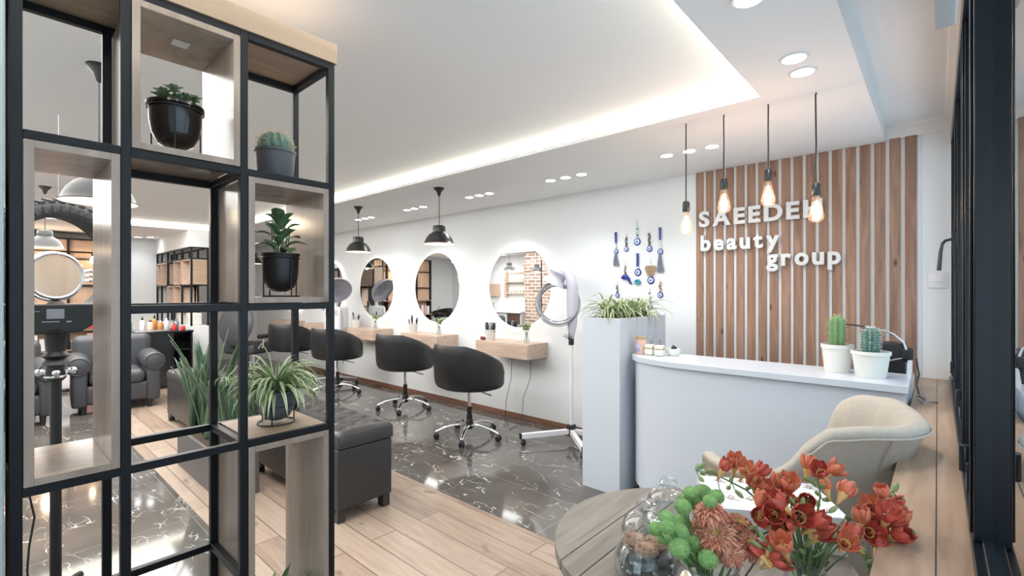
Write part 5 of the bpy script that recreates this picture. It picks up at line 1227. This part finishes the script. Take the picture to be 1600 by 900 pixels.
# black trolley with bottles
t = thing('black_trolley', 'black open fronted trolley cabinet crowded with bottles', 'trolley', (-8.0, 1.55, 0))
b = MB(); b.box((-.30, -.38, .04), (.30, -.36, .745)); b.box((-.30, .14, .04), (.30, .16, .745)); b.box((-.30, .36, .04), (.30, .38, .745)); b.box((-.30, -.36, .04), (-.28, .36, .745)); b.box((.27, -.36, .04), (.29, .14, .745)); b.build('cabinet_body', 'gloss_b', t, bevel=.002)
for z in (.06, .28, .50): MB().box((-.28, .16, z), (.28, .36, z+.02)).build('inner_shelf', 'gloss_b', t)
MB().box((-.31, -.39, .745), (.31, .39, .77)).build('worktop', 'gloss_b', t, bevel=.003)
MB().rbox((.02, -.25, .77), (.28, .10, .782), .004).build('tray', 'grey_s', t)
MB().box((-.27, -.34, 0), (.27, .34, .04)).build('plinth', 'black_p', t)
def bottle(name, loc, r, h, m_, cap, label, group, pump=False, cat='bottle'):
    t = thing(name, label, cat, loc, 0, group)
    MB().lathe([(0, 0), (r, 0), (r*1.05, .004), (r*1.05, h*.66), (r*.9, h*.76), (r*.35, h*.84), (r*.35, h*.88), (0, h*.88)], n=18).build('bottle_body', m_, t)
    b = MB(); b.lathe([(r*.42, h*.86), (r*.42, h), (0, h)], n=14)
    if pump: b.tube([(0, 0, h), (0, 0, h*1.12), (r*1.2, 0, h*1.12)], r*.16, 6)
    b.build('cap', cap, t)
for dx, dy, r, h, m_, cp, lb in ((-.10, -.26, .035, .17, 'greenb', 'greenb', 'green bottle at the left of the black trolley top'), (-.05, -.12, .03, .17, 'white', 'black_p', 'white pump bottle with black cap on the black trolley'), (.05, -.05, .032, .13, 'wax_p', 'black_p', 'peach bottle in the middle of the black trolley'),
     (-.08, .02, .03, .19, 'amber', 'black_p', 'amber bottle with black pump on the black trolley'), (.06, .06, .035, .12, 'amber', 'white', 'short amber jar at the front of the black trolley'), (-.05, .15, .032, .16, 'white', 'white', 'plain white bottle right of the amber bottle on the trolley'), (.05, .22, .03, .09, 'redbox', 'redbox', 'small red jar at the right of the trolley top'), (.14, .30, .028, .07, 'redbox', 'white', 'lowest red pot at the right edge of the trolley top'), (-.12, .28, .035, .14, 'grey_s', 'grey_s', 'silver bottle at the back right of the trolley')):
    bottle('bottle', (-8.0+dx, 1.55+dy, .77 if not (dx > .02 and -.25 < dy < .10) else .782), r, h, m_, cp, lb, 'bottles on the black trolley', 'pump' in lb)

# far shelf partition on low white wall
t = thing('partition_shelf', 'far divider shelf of black frame and wood boxes on a low white wall', 'shelf', (-9.0, 2.1, 0))
def Q(b, nm, m_, **k): o = b.build(nm, m_, t, **k); o.location = (9.0, -2.1, 0); return o
Q(MB().box((-10.19, 2.0, 0), (-8.1, 2.24, .80)), 'low_wall', 'wall', bevel=.002)
xs_ = [-10.15, -9.83, -9.44, -9.05, -8.6, -8.11]
for x in xs_:
    for y in (2.015, 2.225): Q(MB().box((x-.012, y-.012, .80), (x+.012, y+.012, 1.955)), 'post', 'metal')
for z in (.95, 1.12, 1.40, 1.79, 1.95):
    if z in (1.40, 1.79, 1.95):
        for y in (2.015, 2.225): Q(MB().box((-10.15, y-.010, z-.010), (-8.11, y+.010, z+.010)), 'rail', 'metal')
        Q(MB().box((-8.12, 2.025, z-.01), (-8.10, 2.215, z+.01)), 'side_rail', 'metal')
for x0, x1, z0, z1 in ((-8.59, -8.12, 1.41, 1.78), (-9.04, -8.61, 1.41, 1.78), (-9.82, -9.45, 1.41, 1.78), (-10.13, -9.84, 1.41, 1.78), (-9.43, -9.06, 1.0, 1.39), (-9.04, -8.61, 1.0, 1.39)):
    b = MB(); b.box((x0, 2.0, z0), (x0+.015, 2.24, z1)); b.box((x1-.015, 2.0, z0), (x1, 2.24, z1)); b.box((x0, 2.0, z0), (x1, 2.24, z0+.015)); b.box((x0, 2.0, z1-.015), (x1, 2.24, z1))
    if x0 > -9.2: b.box((x0, 2.18, z0), (x1, 2.20, z1))
    Q(b, 'wood_box', 'oak_x')
Q(MB().box((-8.12, 2.03, 1.41), (-8.095, 2.21, 1.78)), 'end_board', 'oak_y')
struct(MB().box((XL, 1.99, 1.96), (-8.09, 2.25, ZB)).build('wall_bulkhead', 'wall'))
# two pale vases on partition wall
for x, w_ in ((-8.95, 'left'), (-8.4, 'right')):
    o = MB().rbox((-.12, -.08, 0), (.12, .08, .18), .02).build('storage_box', 'cream', loc=(x, 2.12, .80)); tag(o, f'{w_} of two pale storage boxes on the far low white wall', 'box', 'storage boxes on the low wall')
# barber chair far behind spider plant
t = thing('barber_chair', 'dark grey barber chair with round backrest behind the spider plant', 'chair', (-7.9, 2.75, 0), R(30))
MB().lathe([(0, 0), (.28, 0), (.28, .02), (.06, .05), (.05, .35), (0, .35)], n=32).build('pedestal', 'chrome', t)
MB().rbox((-.27, -.27, .36), (.27, .25, .52), .05, 4).build('seat', 'grey_l', t, angle=70)
b = MB(); b.T = Matrix.Translation((0, -.30, .82)) @ Matrix.Rotation(R(80), 4, 'X'); b.lathe([(0, .05), (.22, .045), (.28, .02), (.30, 0), (.28, -.02), (.20, -.04), (0, -.045)], n=36, sy=1.1); b.build('backrest', 'grey_l', t, angle=70)
MB().rbox((-.10, -.39, 1.08), (.10, -.31, 1.20), .03, 4).build('headrest', 'grey_l', t, angle=70)
for s in (-1, 1): MB().rbox((s*.32-.035, -.22, .60), (s*.32+.035, .20, .66), .02).build('armrest', 'leather', t); MB().tube([(s*.32, -.1, .61), (s*.29, -.1, .45)], .014, 8).build('arm_support', 'chrome', t)

# far cabinet wall of peach panels
t = thing('product_cabinet', 'peach wood panelled product cabinet in black frame at the far end', 'cabinet', (-10.0, .3, 0))
def K(b, nm, m_, **k): o = b.build(nm, m_, t, **k); o.location = (10.0, -.3, 0); return o
K(MB().box((XL+.002, -.45, 0), (-9.90, 1.28, 2.10)), 'back_panel', 'peach')
for y in (-.45, -.02, .41, .84, 1.27): K(MB().box((-9.90, y-.012, 0), (-9.72, y+.012, 2.11)), 'upright', 'metal')
for z in (.42, .72, 1.08, 1.40, 1.80, 2.10): K(MB().box((-9.90, -.45, z-.010), (-9.70, 1.28, z+.010)), 'shelf_board', 'oak_y' if z < 1.3 else 'metal')
for y in (-.45, -.02, .41, .84):
    for z0, z1 in ((1.09, 1.39), (1.41, 1.79), (1.81, 2.09)): K(MB().box((-9.80, y+.014, z0), (-9.78, y+.416, z1)), 'cabinet_door', 'peach', bevel=.002)
rs = random.Random(9); cnt = 0
for z, zn in ((.432, 'lower'), (.732, 'upper')):
    for bay, y0 in enumerate((-.42, .01, .44, .87)):
        for k in range(4):
            hh = rs.uniform(.12, .24); m_ = ['redbox', 'white', 'pinkbox', 'white', 'redbox', 'cream'][rs.randrange(6)]
            o = MB().box((-.05, 0, 0), (.05, .07, hh)).build('product_carton', m_, loc=(-9.80, y0+.09*k, z), bevel=.002)
            col = {'redbox': 'red', 'white': 'white', 'pinkbox': 'pink', 'cream': 'cream'}[m_]
            tag(o, f'{col} product carton, {["first", "second", "third", "last"][k]} of four in the {["leftmost", "left middle", "right middle", "rightmost"][bay]} bay of the {zn} cabinet shelf', 'carton', 'product cartons in the far cabinet')
# rail of small bulbs on the cabinet
t = thing('bulb_rail', 'black rail with bare bulbs across the far cabinet', 'wall lamp', (-9.66, .6, 1.90))
MB().tube([(0, -.6, 0), (0, .55, 0)], .012, 8).build('rail', 'metal', t)
for y in (-.5, 0, .50):
    MB().tube([(.0, y, 0), (.03, y, -.02), (.03, y, -.06)], .012, 8).build('socket', 'metal', t); MB().lathe([(.012, -.06), (.03, -.12), (.028, -.15), (0, -.165)], (.03, y, 0), 16).build('bulb', 'warm', t)
light('cabinet_glow', 'POINT', (-9.4, .6, 1.7), 5, (1, .72, .5), .06)
# shampoo basins
def basin(loc, rz, label):
    t = thing('shampoo_basin', label, 'wash basin', loc, rz, 'black shampoo basins')
    MB().lathe([(.10, 0), (.11, .02), (.07, .10), (.07, .60), (.0, .60)], n=24).build('pedestal', 'black_p', t)
    b = MB(); b.T = Matrix.Translation((0, 0, .66)) @ Matrix.Rotation(R(-14), 4, 'Y'); b.lathe([(0, 0), (.12, .01), (.20, .07), (.235, .15), (.245, .20), (.225, .20), (.21, .15), (.16, .07), (0, .04)], n=36, sx=1.15); b.build('bowl', 'gloss_b', t)
    MB().tube([(-.18, 0, .80), (-.18, 0, .93), (-.12, 0, .95)], .012, 8).build('tap', 'chrome', t)
basin((-8.75, -.05, 0), 0, 'black shampoo basin seen beside the processor stand'); basin((-8.75, -.75, 0), 0, 'black shampoo basin showing only in the second mirror')

# opposite side of the room, seen in the round mirrors
struct(MB().box((-7.06, -1.6, 0), (-6.3, -1.06, ZC)).build('wall_pillar', 'brick'))
t = thing('metal_stand', 'slim black pole stand in front of the brick pillar, in the near mirror', 'stand', (-6.45, -.90, 0)); MB().tube([(0, 0, .02), (0, 0, 2.0)], .014, 10).build('pole', 'metal', t); MB().lathe([(0, 0), (.12, 0), (.12, .015), (0, .025)], n=24).build('stand_base', 'metal', t)
pendant((-6.3, -.55, 1.72), ZC, 'black pendant lamp showing in the nearest mirror before the bricks', spot=3)
t = thing('wall_rack', 'open wood rack holding white cups, in the nearest mirror', 'shelf', (-7.75, YB, 1.55))
b = MB(); b.box((-.36, 0, -.38), (-.30, .12, .42)); b.box((.30, 0, -.38), (.36, .12, .42)); b.box((-.30, 0, -.02), (.30, .12, .0)); b.box((-.30, 0, -.30), (.30, .12, -.27)); b.box((-.30, 0, .20), (.30, .02, .24)); b.build('rack_frame', 'oak_x', t, bevel=.002)
for k in range(5):
    for z in (1.55, 1.28):
        o = MB().lathe([(0, 0), (.03, 0), (.036, .07), (.032, .07), (0, .01)], n=14).build('white_cup', 'cream', loc=(-7.95+.10*k, YB+.06, z)); tag(o, 'white cup on the open wood rack', 'cup', 'white cups on the wood rack')
t = thing('wall_board', 'low wood wall board with hooks left of the rack in the nearest mirror', 'shelf', (-8.75, YB, 1.35)); MB().box((-.42, 0, -.16), (.42, .03, .16)).build('board', 'oak_x', t, bevel=.002); MB().box((-.42, .03, -.16), (.42, .12, -.14)).build('ledge', 'oak_x', t)
t = thing('kitchen_counter', 'white topped counter with brown doors, in the nearest mirror', 'counter', (-8.3, YB+.002, 0))
MB().box((-1.1, 0, .80), (1.1, .55, .84)).build('worktop', 'white', t, bevel=.003); MB().box((-1.08, 0, .05), (1.08, .50, .80)).build('cabinet_body', 'white', t)
for k, m_ in enumerate(('brownc', 'white', 'brownc', 'white', 'brownc')): MB().box((-1.06+.43*k, .50, .08), (-1.06+.43*k+.40, .518, .78)).build('door', m_, t, bevel=.002)
for k in range(6): bottle('bottle', (-9.2+.16*k, YB+.2, .84), .03, .12+.03*(k % 3), ['white', 'amber', 'grey_s'][k % 3], 'black_p', f'bottle on the back counter, {["leftmost", "second", "third", "fourth", "fifth", "rightmost"][k]} of six', 'bottles on the back counter')
